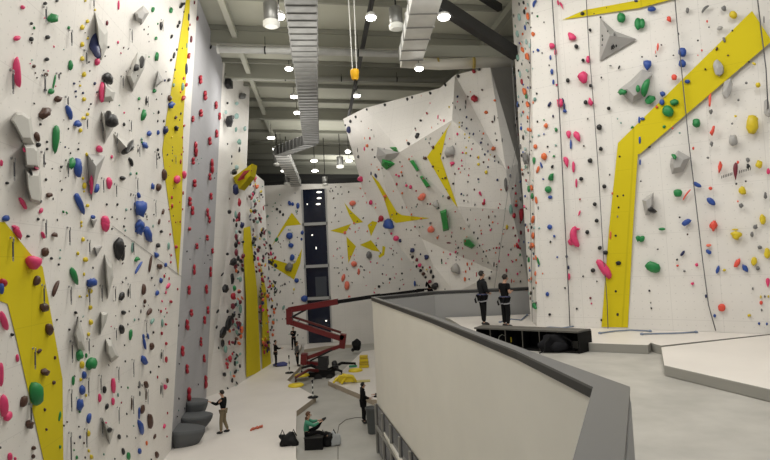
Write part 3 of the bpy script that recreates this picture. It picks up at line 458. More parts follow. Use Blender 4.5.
QD = [ # quickdraws hanging on the left wall: tile x, tile y, zoom x, centre y, length
(0,0,165,50,50),(0,0,350,10,30),(0,0,264,140,52),(0,0,37,305,75),(0,0,161,318,62),(0,0,250,385,30),(0,0,322,215,45),(0,0,463,312,40),(0,0,215,290,20),
(0,110,325,50,34),(0,110,157,185,50),(0,110,42,220,72),(0,110,251,220,56),(0,110,332,300,45),(0,110,438,305,45),(0,110,388,285,50),(0,110,385,62,45),(0,110,440,110,45),(0,110,165,450,60),(0,110,495,60,40),
(0,220,37,105,75),(0,220,165,40,60),(0,220,257,58,60),(0,220,334,102,50),(0,220,158,282,66),(0,220,262,285,60),(0,220,382,278,55),(0,220,334,290,60),(0,220,434,280,50),(0,220,490,270,50),(0,220,438,435,40),
(0,340,123,65,66),(0,340,108,275,60),(0,340,267,40,70),(0,340,264,225,70),(0,340,262,405,100),(0,340,378,165,60),(0,340,447,130,52),(0,340,384,330,60),(0,340,448,285,55),(0,340,323,370,60),(0,340,330,175,60),(0,340,332,20,50),
(120,0,38,135,45),(120,0,157,95,40),(120,0,100,388,36),(120,110,133,190,60),(120,110,60,285,50),(120,110,130,375,60),(120,110,50,350,50),(120,110,68,155,40),(120,110,208,190,30),
(120,220,45,105,50),(120,220,32,278,60),(120,220,95,410,50),(120,340,45,105,60),(120,340,44,245,60),(120,340,158,60,44),(120,340,157,190,50),(120,340,100,215,50),
]
# angular plywood volumes: outline (full-frame pixels), apex, how far it stands out, colour, label
def Z(x0, y0, pts, s=S): return [(x0+a*s, y0+b*s) for a, b in pts]
VOLS = [
(Z(0,110,[(38,38),(60,8),(84,8),(118,30),(125,75),(130,132),(88,130),(58,70)]), Z(0,110,[(82,42)])[0], .35, 'w', 'top bent piece of the long pale grey volume low down left of the yellow-dotted line'),
(Z(0,110,[(88,130),(130,132),(146,150),(152,225),(96,222)]), Z(0,110,[(125,180)])[0], .35, 'w', 'middle section of the long pale grey volume at far left'),
(Z(0,110,[(96,222),(152,225),(160,318),(157,360),(117,350),(100,290)]), Z(0,110,[(135,318)])[0], .4, 'w', 'bottom section of the long pale grey volume at far left'),
(Z(0,0,[(363,45),(412,118),(410,180),(388,232),(372,190)]), Z(0,0,[(388,150)])[0], .3, 'w', 'grey kite-shaped volume behind the big blue teardrop hold, left wall top'),
(Z(0,0,[(398,310),(441,352),(434,386),(388,392)]), Z(0,0,[(415,352)])[0], .3, 'w', 'small pale grey volume beside the long upright pink hold, left wall'),
(Z(0,110,[(388,5),(440,8),(438,62),(400,130),(390,62)]), Z(0,110,[(415,60)])[0], .25, 'w', 'pale volume carrying the large black oval hold'),
(Z(0,110,[(332,165),(402,176),(378,245),(350,350),(338,260)]), Z(0,110,[(368,215)])[0], .35, 'x', 'grey upside-down triangular volume with a long pink hold below it'),
([(113,133),(127,143),(134,138),(134,150),(119,154)], (125,147), .3, 'w', 'whitish wedge volume with a curved black hold, left wall'),
(Z(0,220,[(400,130),(430,170),(434,220),(412,305),(402,230)]), Z(0,220,[(420,205)])[0], .3, 'w', 'tall slim grey blade volume right of the blue jug hold'),
(Z(0,220,[(360,103),(393,98),(370,140)]), Z(0,220,[(372,112)])[0], .2, 'x', 'little grey triangular volume above the tall grey blade'),
(Z(0,220,[(385,352),(414,355),(405,392),(383,442)]), Z(0,220,[(398,372)])[0], .3, 'w', 'narrow grey dagger volume below the tall grey blade'),
(Z(0,220,[(300,365),(322,445),(325,500),(298,500),(282,440)]), Z(0,220,[(302,432)])[0], .3, 'w', 'pale grey spindle volume above the two green jugs, left wall bottom'),
(Z(0,340,[(403,-6),(425,-4),(456,64),(425,88),(405,48)]), Z(0,340,[(430,52)])[0], .35, 'w', 'pale grey kite volume with shaded tip, lower left wall'),
(Z(0,340,[(390,296),(438,340),(420,400),(408,368)]), Z(0,340,[(414,340)])[0], .3, 'w', 'pale pointed volume carrying a small black hold near the left wall base'),
(Z(0,220,[(345,-6),(372,-4),(358,30)]), Z(0,220,[(358,2)])[0], .2, 'x', 'tiny grey triangle volume under the small blue hold'),
(Z(120,0,[(53,50),(90,20),(112,48),(85,92),(60,80)]), Z(120,0,[(82,55)])[0], .35, 'x', 'grey diamond volume at the top of the left wall'),
(Z(120,0,[(68,198),(102,206),(92,262),(48,352),(24,290),(48,232)]), Z(120,0,[(58,290)])[0], .4, 'w', 'large pale grey volume bearing two black holds'),
(Z(120,0,[(145,270),(167,308),(128,342)]), Z(120,0,[(146,312)])[0], .3, 'x', 'small grey triangle volume right of the large two-hold volume'),
(Z(510,0,[(345,68),(343,236),(487,150),(400,118)]), Z(510,0,[(382,135)])[0], .45, 'x', 'big grey three-pointed volume near the top of the right wall'),
([(618,90),(630,81),(642,69),(653,74),(644,96),(632,104)], (636,88), .4, 'x', 'grey angular volume carrying green holds on the right wall'),
(Z(640,110,[(118,185),(146,154),(194,182),(166,236),(122,246),(114,212)]), Z(640,110,[(140,200)])[0], .35, 'x', 'grey faceted volume with a small green hold on top, right wall'),
(Z(640,110,[(8,345),(52,314),(54,370),(38,402),(20,404)]), Z(640,110,[(36,352)])[0], .3, 'x', 'small grey hourglass volume right of the yellow stripe'),
(Z(335,100,[(196,216),(300,240),(284,262),(215,300),(190,262)],.2174), Z(335,100,[(235,250)],.2174)[0], .25, 'x', 'grey angular volume behind the green pyramid on the overhang'),
(Z(335,100,[(208,248),(278,294),(236,322),(214,302)],.2174), Z(335,100,[(226,285)],.2174)[0], .5, 'g', 'bright green pyramid volume on the overhang'),
(Z(335,100,[(240,214),(286,210),(292,240),(272,238)],.2174), Z(335,100,[(275,222)],.2174)[0], .3, 'g', 'small green wedge volume just above the green pyramid'),
(Z(335,100,[(342,280),(360,274),(388,322),(376,330)],.2174), Z(335,100,[(366,298)],.2174)[0], .3, 'g', 'slim green bar volume right of the green pyramid'),
(Z(335,100,[(388,352),(402,348),(440,396),(420,404)],.2174), Z(335,100,[(412,376)],.2174)[0], .3, 'g', 'slanted green bar volume below left of the tall yellow chevron'),
(Z(430,170,[(38,158),(62,150),(73,230),(50,236)]), Z(430,170,[(58,195)])[0], .35, 'g', 'upright green block volume in the middle of the overhang'),
(Z(430,170,[(128,266),(150,266),(174,290),(160,302),(130,288)]), Z(430,170,[(150,276)])[0], .3, 'g', 'flat green block volume low on the overhang, above the standing climbers'),
]
LANDMARKS = [  # things a viewer can find, for placing small holds
 (17,72,'banana-shaped pink hold'),(96,37,'big blue teardrop'),(33,41+100,'long pale grey volume'),(52,18,'big green jug'),(55,139,'green carrot-shaped hold'),(78,203,'long blue spike'),
 (109,120,'large black oval'),(97,165,'grey inverted triangle volume'),(33,262,'large pink cone'),(27,300,'yellow corner panel'),(74,277,'green leaf hold'),(92,283,'blue jug'),(118,249,'black diamond hold'),
 (109,273,'tall grey blade'),(36,394,'big green pill'),(4,406,'pink bottom-corner holds'),(88,365,'paired green jugs'),(109,430,'pale pointed volume'),(139,14,'grey diamond volume'),(137,72,'large two-hold volume'),
 (140,212,'blue cluster'),(148,236,'lower blue pair'),(175,178,'pink ball on yellow'),(180,60,'top of yellow strip'),(122,244,'crease line'),(141,425,'blue hook at wall foot'),
 (205,110,'top of grey panel'),(205,230,'middle of grey panel'),(195,330,'lower grey panel'),(195,410,'dark scoops'),
 (229,120,'black fin volume'),(243,176,'yellow top volume'),(226,325,'black block cluster'),(290,236,'dark blue ball'),(287,267,'rusty knot hold'),(345,285,'coral blocks'),(364,245,'grey back-wall wedge'),
 (378,172,'green pyramid'),(388,222,'blue leaf under overhang edge'),(395,215,'yellow hook stripe'),(440,155,'yellow chevron'),(449,152,'grey boulder hold'),(474,99,'red boulder hold'),(444,220,'upright green block'),(470,244,'flat green block'),
 (428,280,'black clump at overhang foot'),(505,190,'right crease of overhang'),(348,136,'navy pair at overhang edge'),
 (583,77,'big pink lump'),(571,37,'pink fan hold'),(610,37,'grey three-pointed volume'),(576,237,'pink kidney hold'),(603,268,'long pink sausage'),(650,88,'green-hold volume'),(665,55,'two blue balls'),(668,108,'green ball on yellow'),
 (724,88,'grey rock pair'),(752,124,'large yellow egg'),(679,160,'faceted grey volume'),(649,203,'hourglass volume'),(735,171,'maroon spike'),(653,267,'big green oval'),(736,235,'yellow oval'),(722,307,'red round hold'),(550,180,'green ovals'),(530,100,'top of narrow side'),(530,250,'bottom of narrow side'),
 (612,240,'yellow stripe'),(697,40,'top grey crescents'),(541,330,'black bench'),
]
# ------------------------------------------------------------------ hold shapes
def hold_shape(kind, seed, sub=2):
    """vertices + faces in a unit space: x,y across the wall, z away from it (0..1)"""
    bm = bmesh.new()
    if kind == 'd':      # two stacked pinches
        ell(bm, (0,.42,.4), (.75,.55,.6), sub, jit=.35, seed=seed); ell(bm, (.12,-.45,.45), (.95,.58,.62), sub, jit=.35, seed=seed+3)
    elif kind == 'c':    # banana
        n = 9; pts = []; rs = []
        for i in range(n):
            t = i/(n-1)*2-1
            pts.append((.55*(t*t)-.35, t*.93, .35)); rs.append(.5*math.sqrt(max(.05, 1-t*t*.92)))
        tube(bm, pts, rs, 10)
        for v in bm.verts: v.co.z = max(-.1, v.co.z)
    else:
        bmesh.ops.create_icosphere(bm, subdivisions=1 if kind == 'v' else sub, radius=1)
        jit = {'j': .55, 'l': .2, 'v': .3, 'e': .22}[kind]
        for v in bm.verts:
            k = 1 + jit*noise.noise(v.co*1.4+Vector((seed*3.1, seed, 0)))
            if kind == 'j': k += .22*noise.noise(v.co*3.3+Vector((0, seed*2.3, 0)))
            v.co *= k
            if kind == 'l':                                 # teardrop, blunt end up, thin tip down
                t = (v.co.y+1)/2; v.co.x *= .14+.95*max(0, min(1, t))**.8
            v.co.z = v.co.z*.62+.35
            if v.co.z < -.05: v.co.z = -.05
    mx = max(abs(v.co.x) for v in bm.verts); my = max(abs(v.co.y) for v in bm.verts)
    if kind != 'c':
        for v in bm.verts: v.co.x /= mx; v.co.y /= my
    for f in bm.faces: f.smooth = kind != 'v'
    return bm
def place(px, py, w, h, ang, kind, seed, sub=2):
    """returns (bm in world space, surface, centre) or None"""
    H = hit(px, py)
    if not H: return None
    loc, n, reg, fi = H
    d = (loc-EYE); dist = d.length
    if reg == 'grey panel' and w > 2: w *= 1.1; h *= .95
    hz = Vector((0,0,1)).cross(n)
    if hz.length < .05: hz = Vector((1,0,0))
    hz.normalize(); vt = n.cross(hz)
    s = F/dist
    sinT = max(.12, abs(d.normalized().dot(n))); cosT = math.sqrt(1-sinT*sinT)
    a = R(-ang) if w > h else R(ang)
    # image directions of short and long half-axes -> wall (hz, vt) coordinates by casting onto the plane
    def on(dx, dy):
        r = ray(px+dx, py+dy); den = r.dot(n)
        if abs(den) < .03: return Vector((0,0,0))
        return EYE + r*((loc-EYE).dot(n)/den) - loc
    kk = sinT/(sinT+.2*cosT)
    def comp(v): return hz*(v.dot(hz)*kk) + vt*v.dot(vt)
    A = comp(on(math.cos(a)*w/2, math.sin(a)*w/2)); b0 = on(math.sin(a)*h/2, -math.cos(a)*h/2); B = comp(b0) if abs(ang) > 65 else hz*(b0.dot(hz)*(1-(1-kk)*.5)) + vt*b0.dot(vt)
    T = sinT*min(A.length, B.length)*.85 + cosT*.55*min(w, h)*dist/F; T = max(.02, min(T, .42))
    c = loc + n*T*.35
    qx, qy = proj(c)
    H2 = hit(px-(qx-px), py-(qy-py))
    if H2 and H2[3] == fi: loc = H2[0]
    bm = hold_shape(kind, seed, sub)
    for v in bm.verts: v.co = loc + A*v.co.x + B*v.co.y + n*(v.co.z*T + .002)
    bmesh.ops.recalc_face_normals(bm, faces=bm.faces)
    return bm, reg, loc, n
VB_V, VB_F, VB_N = [], [], []
# volumes
for poly, apex, out, col, lab in VOLS:
    hs = [hit(*p) for p in poly]
    if any(h is None for h in hs): print('VOL miss', lab); hs = [h for h in hs if h]
    ha = hit(*apex); bm = bmesh.new()
    if ha is None: print('VOL apex miss', lab, hs[0][0] if hs else None)
    if not hs or ha is None: continue
    n = ha[1]
    den = 1
    # the tip is where the sight line of the apex meets the plane standing 'out' off the wall
    r = ray(*apex); out_ = out*.8
    t = ((ha[0]+n*out_-EYE).dot(n))/r.dot(n); tip = EYE+r*t
    lat = tip-(ha[0]+n*out_)
    if lat.length > 2.5*out_: tip = ha[0]+n*out_+lat.normalized()*2.5*out_
    base = [bm.verts.new(h[0]+n*.004) for h in hs]
    if 'scoop' in lab:
        # flat-topped half bowls: ring pushed out near the top edge
        tv = bm.verts.new(tip); k = len(base)
        bmesh.ops.delete(bm, geom=[], context='VERTS')
        hz = sorted(range(k), key=lambda i: hs[i][0].z)
        for i in range(k): bm.faces.new((base[i], base[(i+1)%k], tv))
        bm.faces.new(base)
        bmesh.ops.recalc_face_normals(bm, faces=bm.faces)
        bmesh.ops.subdivide_edges(bm, edges=bm.edges, cuts=1)
    else:
        k = len(base)
        if any(w_ in lab for w_ in ('long pale', 'kite', 'blade', 'dagger', 'spindle', 'two-hold', 'two black', 'diamond', 'bar volume', 'block', 'long upright', 'faceted', 'carrying', 'middle section', 'bottom section', 'hourglass')):
            tv = []
            for q, h in zip(poly, hs):
                fx = .2 if ('block' in lab or 'bar volume' in lab) else .28 if 'far left' in lab or 'long pale' in lab else .5
                qx, qy = q[0]+(apex[0]-q[0])*fx, q[1]+(apex[1]-q[1])*fx
                rr_ = ray(qx, qy); tv.append(bm.verts.new(EYE + rr_*(((ha[0]+n*out_*.8-EYE).dot(n))/rr_.dot(n))))
            for i in range(k): bm.faces.new((base[i], base[(i+1)%k], tv[(i+1)%k], tv[i]))
            bm.faces.new(tv)
        else:
            tv = bm.verts.new(tip)
            for i in range(k): bm.faces.new((base[i], base[(i+1)%k], tv))
        bm.faces.new(base)
        bmesh.ops.recalc_face_normals(bm, faces=bm.faces)
    nb0 = len(BV_V); bm.verts.index_update()
    vlist = [v.co.copy() for v in bm.verts]; VB_V.extend(vlist); off0 = len(VB_V)-len(vlist)
    for f in bm.faces: VB_F.append([off0+v.index for v in f.verts]); VB_N.append(ha[2])
    o = obj('wall_volume', bm, {'w': mat('vol_pale', (.50,.49,.46), .7), 'x': mat('vol_grey', (.40,.39,.38), .7), 'e': mat('vol_dark', (.09,.095,.10), .7), 'g': mat('vol_green', (.02,.26,.05), .5), 'y': YEL}[col], bevel=.008)
    tag(o, lab, 'wall volume', 'angular volumes bolted to the walls')
WALLHIT = hit
BVH2 = BVHTree.FromPolygons(BV_V+VB_V, BV_F+[[len(BV_V)+i for i in f] for f in VB_F])
BN2 = BV_N+VB_N
def hit(px, py):
    loc, n, i, d = BVH2.ray_cast(EYE, ray(px, py))
    if loc is None: return None
    if n.dot(EYE-loc) < 0: n = -n
    return loc, n.normalized(), BN2[i], i
SPEC = []
for x0_, y0_, s_, txt in TILES:
    for it in txt.replace('\n', '').split(';'):
        p = [q.strip() for q in it.split(',')]
        if len(p) < 3: continue
        nums = []
        while p and p[0].lstrip('-').replace('.', '').isdigit(): nums.append(float(p.pop(0)))
        col = 'q' if p[0] == 'r' and x0_ >= 640 else p[0]; kind = p[1] if len(p) > 1 else 'e'
        if len(nums) == 2: nums += [9, 9]
        ang = nums[4] if len(nums) > 4 else 0
        SPEC.append((x0_+nums[0]*s_, y0_+nums[1]*s_, nums[2]*s_, nums[3]*s_, ang, col, kind))
EDGE = [(119,343),(147,347),(165,353),(183,359),(200,367),(220,379),(243.5,397),(268,416),(291,435)]
def xe(y):
    for (a, b), (c, d) in zip(EDGE, EDGE[1:]):
        if a <= y <= c: return b+(d-b)*(y-a)/(c-a)
    return None
SPEC = [(max(q[0], xe(q[1])+q[2]*.35+1), *q[1:]) if xe(q[1]) and -6 < q[0]-xe(q[1]) < 6 and q[2]*q[3] > 6 and q[5] != 's' else q for q in SPEC]
# duplicates from overlapping views
U = []
for q in SPEC:
    if any(abs(q[0]-o[0]) < 2.2 and abs(q[1]-o[1]) < 2.6 for o in U[-400:]) and q[2]*q[3] < 80: continue
    U.append(q)
SPEC = U
# fine chips nobody could count, sprinkled where the photo shows them
def sprinkle(poly, n, cols, smin=1.2, smax=2.2):
    xs = [p[0] for p in poly]; ys = [p[1] for p in poly]; k = 0; tries = 0
    while k < n and tries < n*30:
        tries += 1
        x = rnd.uniform(min(xs), max(xs)); y = rnd.uniform(min(ys), max(ys)); ins = False
        for i in range(len(poly)):
            (ax, ay), (bx_, by_) = poly[i], poly[i-1]
            if (ay > y) != (by_ > y) and x < (bx_-ax)*(y-ay)/(by_-ay)+ax: ins = not ins
        if ins:
            SPEC.append((x, y, rnd.uniform(smin, smax), rnd.uniform(smin, smax*1.5), rnd.uniform(-40, 40), rnd.choice(cols), 'e')); k += 1
sprinkle([(248,168),(262,183),(276,260),(274,350),(262,366),(258,290),(250,220)], 190, 'kkkmrnoyprktdk', 1.3, 3.4)
sprinkle([(236,215),(243,215),(243,300),(242,385),(226,395),(228,330),(236,290)], 55, 'kkmkkrmdtlok', 1.6, 3.4)
sprinkle([(237,235),(243,225),(244,300),(240,335),(234,345)], 16, 'kkkmrt', 2.2, 4.6)
sprinkle([(262,186),(303,186),(308,345),(276,345)], 70, 'kkdtgn', .8, 1.5)
sprinkle([(328,186),(366,186),(395,245),(425,285),(335,300)], 90, 'kksppknw', .8, 1.6)
sprinkle([(352,130),(452,125),(500,165),(515,280),(430,284),(380,215)], 110, 'krnpoket', .8, 1.7)
sprinkle([(20,10),(110,10),(180,40),(180,440),(70,450),(30,150)], 90, 'kkktnp', .8, 1.8)
sprinkle([(514,5),(534,5),(534,320),(526,300),(518,130)], 60, 'klobkt', 1.0, 2.2)
ents = []
for i, q in enumerate(SPEC):
    sub = 2 if q[2]*q[3] > 8 else 1
    r = place(q[0], q[1], q[2], q[3], q[4], q[6], i*1.37, sub)
    if r: ents.append((q, r))
ents.sort(key=lambda e: -e[0][2]*e[0][3])
NIND = 300
SHN = {'j': 'knobbly', 'c': 'curved', 'l': 'teardrop', 'v': 'angular', 'd': 'double-lobed', 'e': 'rounded'}
RD = {'right of': (1,0), 'left of': (-1,0), 'above': (0,-1), 'below': (0,1), 'upper right of': (.7,-.7), 'upper left of': (-.7,-.7), 'lower right of': (.7,.7), 'lower left of': (-.7,.7)}
def rel(x, y):
    l = min(LANDMARKS, key=lambda l: math.hypot(l[0]-x, (l[1]-y)) + (1000 if math.hypot(l[0]-x, l[1]-y) < 3.5 else 0))
    dx, dy = x-l[0], y-l[1]; dd = math.hypot(dx, dy)
    k = max(RD, key=lambda k: (RD[k][0]*dx+RD[k][1]*dy)/dd)
    return l, k, dd
ORD = ['nearest', 'second nearest', 'third nearest', 'fourth nearest', 'fifth nearest', 'sixth nearest', 'seventh nearest', 'eighth nearest', 'ninth nearest']
info = []
for q, (bm, reg, loc, n) in ents[:NIND]:
    area = q[2]*q[3]; asp = q[3]/q[2]
    size = 'large' if area > 130 else 'mid-sized' if area > 40 else 'small'
    shp = SHN[q[6]] if q[6] != 'e' else ('slender' if asp > 2 else 'wide' if asp < .65 else 'oval' if asp > 1.35 else 'round')
    l, k, dd = rel(q[0], q[1])
    info.append([f"{size} {CN[q[5]]} {shp} hold", reg, l, k, dd])
keyc = {}
for i, e in enumerate(info): keyc.setdefault((e[0].split(' ',1)[1], e[1], e[2][2], e[3]), []).append(i)
for key, ids in keyc.items():
    ids.sort(key=lambda i: info[i][4])
    for j, i in enumerate(ids):
        e = info[i]; base = f"{e[0]} on {e[1]}, "
        rr = {'right of':'just right of','left of':'just left of'}.get(e[3], e[3])
        lab = base + (ORD[min(j,8)]+' '+e[3] if len(ids) > 1 else e[3]) + ' the ' + e[2][2]
        if len(lab.split()) > 16: lab = lab.replace(' rounded', '').replace(' double-lobed', '')
        if len(lab.split()) > 16: lab = ' '.join(w_ for w_ in lab.split() if w_ not in ('mid-sized', 'small', 'large', 'hold'))
        e.append(lab)
seen = {}
for i, (q, (bm, reg, loc, n)) in enumerate(ents[:NIND]):
    o = obj('climbing_hold', bm, hmat(q[5]), origin=loc)
    lab = info[i][5]
    tag(o, lab, 'climbing hold', 'climbing holds on the ' + reg)
    seen[lab] = seen.get(lab, 0)+1
print('LABELS dup', [l for l in seen if seen[l] > 1], 'long', [l for l in seen if len(l.split()) > 16], 'holds', len(ents))
bmS = bmesh.new(); cols = sorted(HC); me = bpy.data.meshes.new('small_climbing_hold')
for q, (bm, reg, loc, n) in ents[NIND:]:
    ci = cols.index(q[5])
    for f in bm.faces: f.material_index = ci
    tmp = bpy.data.meshes.new('t'); bm.to_mesh(tmp); bmS.from_mesh(tmp); bpy.data.meshes.remove(tmp); bm.free()
o = obj('small_climbing_holds', bmS, [hmat(c) for c in cols], origin=Vector((0,20,0)))
tag(o, 'tiny mixed-colour climbing holds and chips scattered over all the climbing walls', 'climbing holds', kind='stuff')
# dark writing on the big three-pointed grey volume, right wall: marks 'M1' / '13'
# quickdraws
def quickdraw(px, py, L, i):
    H = hit(px, py-L/2); H2 = hit(px, py+L/2)
    if not H or not H2: return None
    a, n = H[0], H[1]; s = F/(a-EYE).length; ln = L/s
    top = a + n*.03; down = Vector((0,0,-1))
    root = empty('quickdraw', top)
    bm = bmesh.new(); lathe(bm, a, [(.02,0),(.025,.01),(.02,.02)], 8, R3=frame_to(n).to_3x3() @ Matrix.Rotation(R(-90),3,'X')); obj('hanger', bm, mat('steel', (.35,.35,.35), .35, .8), root)
    def biner(c, h, nm):
        bm = bmesh.new(); pts = []
        hz = Vector((0,0,1)).cross(n).normalized()
        for k in range(13):
            t = 2*math.pi*k/12; pts.append(c + hz*math.sin(t)*h*.2 + Vector((0,0,math.cos(t)*h*.5)))
        tube(bm, pts, .007, 5, cap=False); obj(nm, bm, mat('steel', (.35,.35,.35), .35, .8), root)
    cl = min(.11, ln*.2)
    biner(top+n*.03+down*cl*.4, cl, 'top_carabiner')
    bm = bmesh.new(); hz = Vector((0,0,1)).cross(n).normalized()
    beam(bm, top+n*.02+down*cl*.8, top+n*.02+down*(ln-cl), .014, .03, up=hz); obj('sling', bm, mat('sling_grey', (.07,.07,.08), .9), root)
    biner(top+n*.02+down*(ln-cl*.6), cl, 'bottom_carabiner')
    return root
qi = []
for x0_, y0_, zx, zy, L in QD: qi.append((x0_+zx*S, y0_+zy*S, L*S))
qi = [q for i, q in enumerate(qi) if not any(math.hypot(q[0]-o[0], q[1]-o[1]) < 6 for o in qi[:i])]
qk = {}
for i, q in enumerate(qi):
    l, k, dd = rel(q[0], q[1]); qk.setdefault((l[2], k), []).append((dd, i))
ql = {}
for (ln_, k), v in qk.items():
    v.sort()
    for j, (dd, i) in enumerate(v):
        ql[i] = 'quickdraw hanging on left wall, ' + (ORD[min(j,8)]+' ' if len(v) > 1 else '') + k + ' the ' + ln_
for i, q in enumerate(qi):
    r = quickdraw(q[0], q[1], q[2], i)
    if r: tag(r, ql[i], 'quickdraw', 'quickdraws hanging on the left wall')
# ropes hanging on the walls
def rope(pts, lab, r=.012, col=(.12,.12,.13), off=.12):
    ps = []
    for p in pts:
        h = hit(*p)
        if h: ps.append(h[0]+h[1]*off)
    if len(ps) < 2: print('rope miss', lab); return
    bm = bmesh.new(); tube(bm, ps, r, 6)
    o = obj('climbing_rope', bm, mat('rope_%d' % int(col[0]*100), col, .9)); tag(o, lab, 'rope', 'top ropes hanging down the climbing walls')
rope([(553,-5),(556,40),(560,100),(564,180),(567,240),(570,300),(571,326)], 'dark grey top rope on the right wall left of the pink kidney hold', .017)
rope([(587,-5),(590,50),(595,110),(600,180),(604,250),(608,300),(609,328)], 'dark grey top rope reaching down along the yellow stripe left edge', .012)
rope([(675,-5),(678,30),(684,90),(689,140),(696,200),(703,260),(709,305),(716,330)], 'grey top rope on the right wall just right of the faceted grey volume', .015)
rope([(757,-5),(761,30),(766,70),(768,110)], 'grey top rope at the far right edge crossing the yellow band', .015)
rope([(532,40),(533,150),(535,250),(536,322)], 'thin rope down the corner edge of the right wall', .008)
rope([(515,60),(519,120),(523,200),(526,240)], 'thin pale rope down the narrow side of the right wall', .01, (.3,.3,.3))
rope([(512,150),(508,190),(502,235),(495,285)], 'thin grey rope hanging over the right part of the overhang', .01, (.3,.3,.3), .3)

# half-bowl scoops at the foot of the grey panel
for (px, py, rr_, hh_, lab) in ((188,400,.66,1.25,'upper dark grey scoop volume at the foot of the grey panel'), (184,414,.92,1.1,'right-hand dark grey scoop volume nearest the person in khaki trousers'), (175.5,427.5,.88,1.3,'lowest dark grey scoop volume, bottom left of the three')):
    H = WALLHIT(px, py); a0, n0 = H[0], H[1]; hz0 = Vector((0,0,1)).cross(n0).normalized()
    bm = bmesh.new(); rings = []
    for i in range(9):
        t = i/8; R_i = rr_*(1-(t*.97)**1.7)
        rings.append([bm.verts.new(a0 + hz0*math.cos(u)*R_i*.65 + n0*(math.sin(u)*R_i*1.25+.005) - Vector((0,0,t*hh_))) for u in [math.pi*k/12 for k in range(13)]])
    for i in range(8):
        for k in range(12):
            f = bm.faces.new((rings[i][k], rings[i][k+1], rings[i+1][k+1], rings[i+1][k])); f.smooth = True
        bm.faces.new((rings[i][0], rings[i+1][0], rings[i+1][12], rings[i][12]))
    bm.faces.new(rings[0]); bm.faces.new(rings[-1]); bmesh.ops.recalc_face_normals(bm, faces=bm.faces)
    o = obj('wall_volume', bm, mat('vol_dark', (.085,.09,.095), .6)); tag(o, lab, 'wall volume', 'angular volumes bolted to the walls')
# yellow wedge with red lens on top of the striped wall
def slab(name, pix, Yd, th, mt, parent=None):
    bm = bmesh.new(); fr_ = [bm.verts.new(W(x, y, Yd+k_*.15)) for k_, (x, y) in enumerate(pix)]; bk_2 = [bm.verts.new(v.co+Vector((.1,th,0))) for v in fr_]
    bm.faces.new(fr_); bm.faces.new(bk_2[::-1]); k = len(fr_)
    for i in range(k): bm.faces.new((fr_[i], bk_2[i], bk_2[(i+1)%k], fr_[(i+1)%k]))
    bmesh.ops.recalc_face_normals(bm, faces=bm.faces); return obj(name, bm, mt, parent)
o = slab('wall_volume', [(233,177.5),(252,163.5),(250,176),(239,189)], 29.6, .8, YEL); tag(o, 'yellow angular volume with a red patch topping the striped wall', 'wall volume', 'angular volumes bolted to the walls')
slab('red_patch', [(237,180.5),(244,171),(250,170),(246,177)], 29.5, .1, mat('patch_red', (.35,.03,.03), .6), o)
# dark tick marks beside the maroon spike and strokes on the three-pointed volume
def marks(items, x0_, y0_, s_, parent, name):
    for x, y, w_, h_, an in items:
        r_ = place(x0_+x*s_, y0_+y*s_, w_*s_, h_*s_, an, 'v', 1)
        if r_:
            bm, reg, loc, n = r_
            for v in bm.verts: v.co -= n*max(0, (v.co-loc).dot(n)-.006)
            o = obj(name, bm, mat('mark_black', (.02,.02,.02), .8)); o.parent = parent; o.matrix_parent_inverse = parent.matrix_world.inverted()
marks([(90+k*22, 288-k*7, 11, 46, 5) for k in range(7)]+[(322+k*24, 222-k*7, 11, 46, 5) for k in range(7)], 715, 155, .0761, WR, 'tick_mark')
VR1 = [o for o in bpy.data.objects if o.get('label', '').startswith('big grey three')][0]
VR1.matrix_world = Matrix.Translation(VR1.location)
marks([(58,215,14,24,0),(62,247,12,28,10),(58,292,11,20,0),(144,312,12,48,20),(158,300,10,40,-25),(178,300,14,26,0),(105,178,22,12,20)], 595, 10, .1197, VR1, 'painted_stroke')
# ------------------------------------------------------------------ floors, mats
def st(name, bm, mt, **k):
    o = obj(name, bm, mt, **k); o['kind'] = 'structure'; return o
bm = bmesh.new(); box(bm, (2, 28, -.15), (44, 72, .3)); st('floor', bm, M_CONC)
def low(p, z=0): v = onz(p[0], p[1], z); return (v.x, v.y)
bm = bmesh.new()
mz = .25
L1 = [low(p, mz) for p in [(303,474),(296,458),(296.5,411),(316,396.5),(306,391),(287,380),(304,362.5),(304,357),(296,352),(300,349)]]
far = [(-7.0,44.9),(xl+.2,44.9)]
prism(bm, L1+[(W(302,347,45).x,44.9),(xl+.2,44.9),(s4b.x,s4b.y),(Sb.x,Sb.y),(Gb.x,Gb.y),(Lb.x,Lb.y),(Lb.x-hall.x*9,Lb.y-hall.y*9)], 0.0, mz)
def mattop(lab, bm, side=M_MATSIDE):
    o = obj('floor_mat', bm, [M_MAT, side]); tag(o, lab, 'mat'); return o
o = mattop('white crash mat flooring along the foot of the left climbing wall', bm)
bm = bmesh.new()
L2 = [low(p, mz) for p in [(328,381),(342,371),(362,351.5),(372,350),(400,345),(400,400),(372,399.5),(357,393)]]
prism(bm, L2, 0, mz); mattop('white crash mat under the yellow props and parapet, right of the lift', bm)
bm = bmesh.new()
prism(bm, [low((304,349.5),mz),low((326,346),mz),low((352,344.5),mz),(W(352,343,45).x,44.9),(W(305,346,45).x,44.9)], 0, mz); mattop('narrow white crash mat in front of the tall dark window', bm)
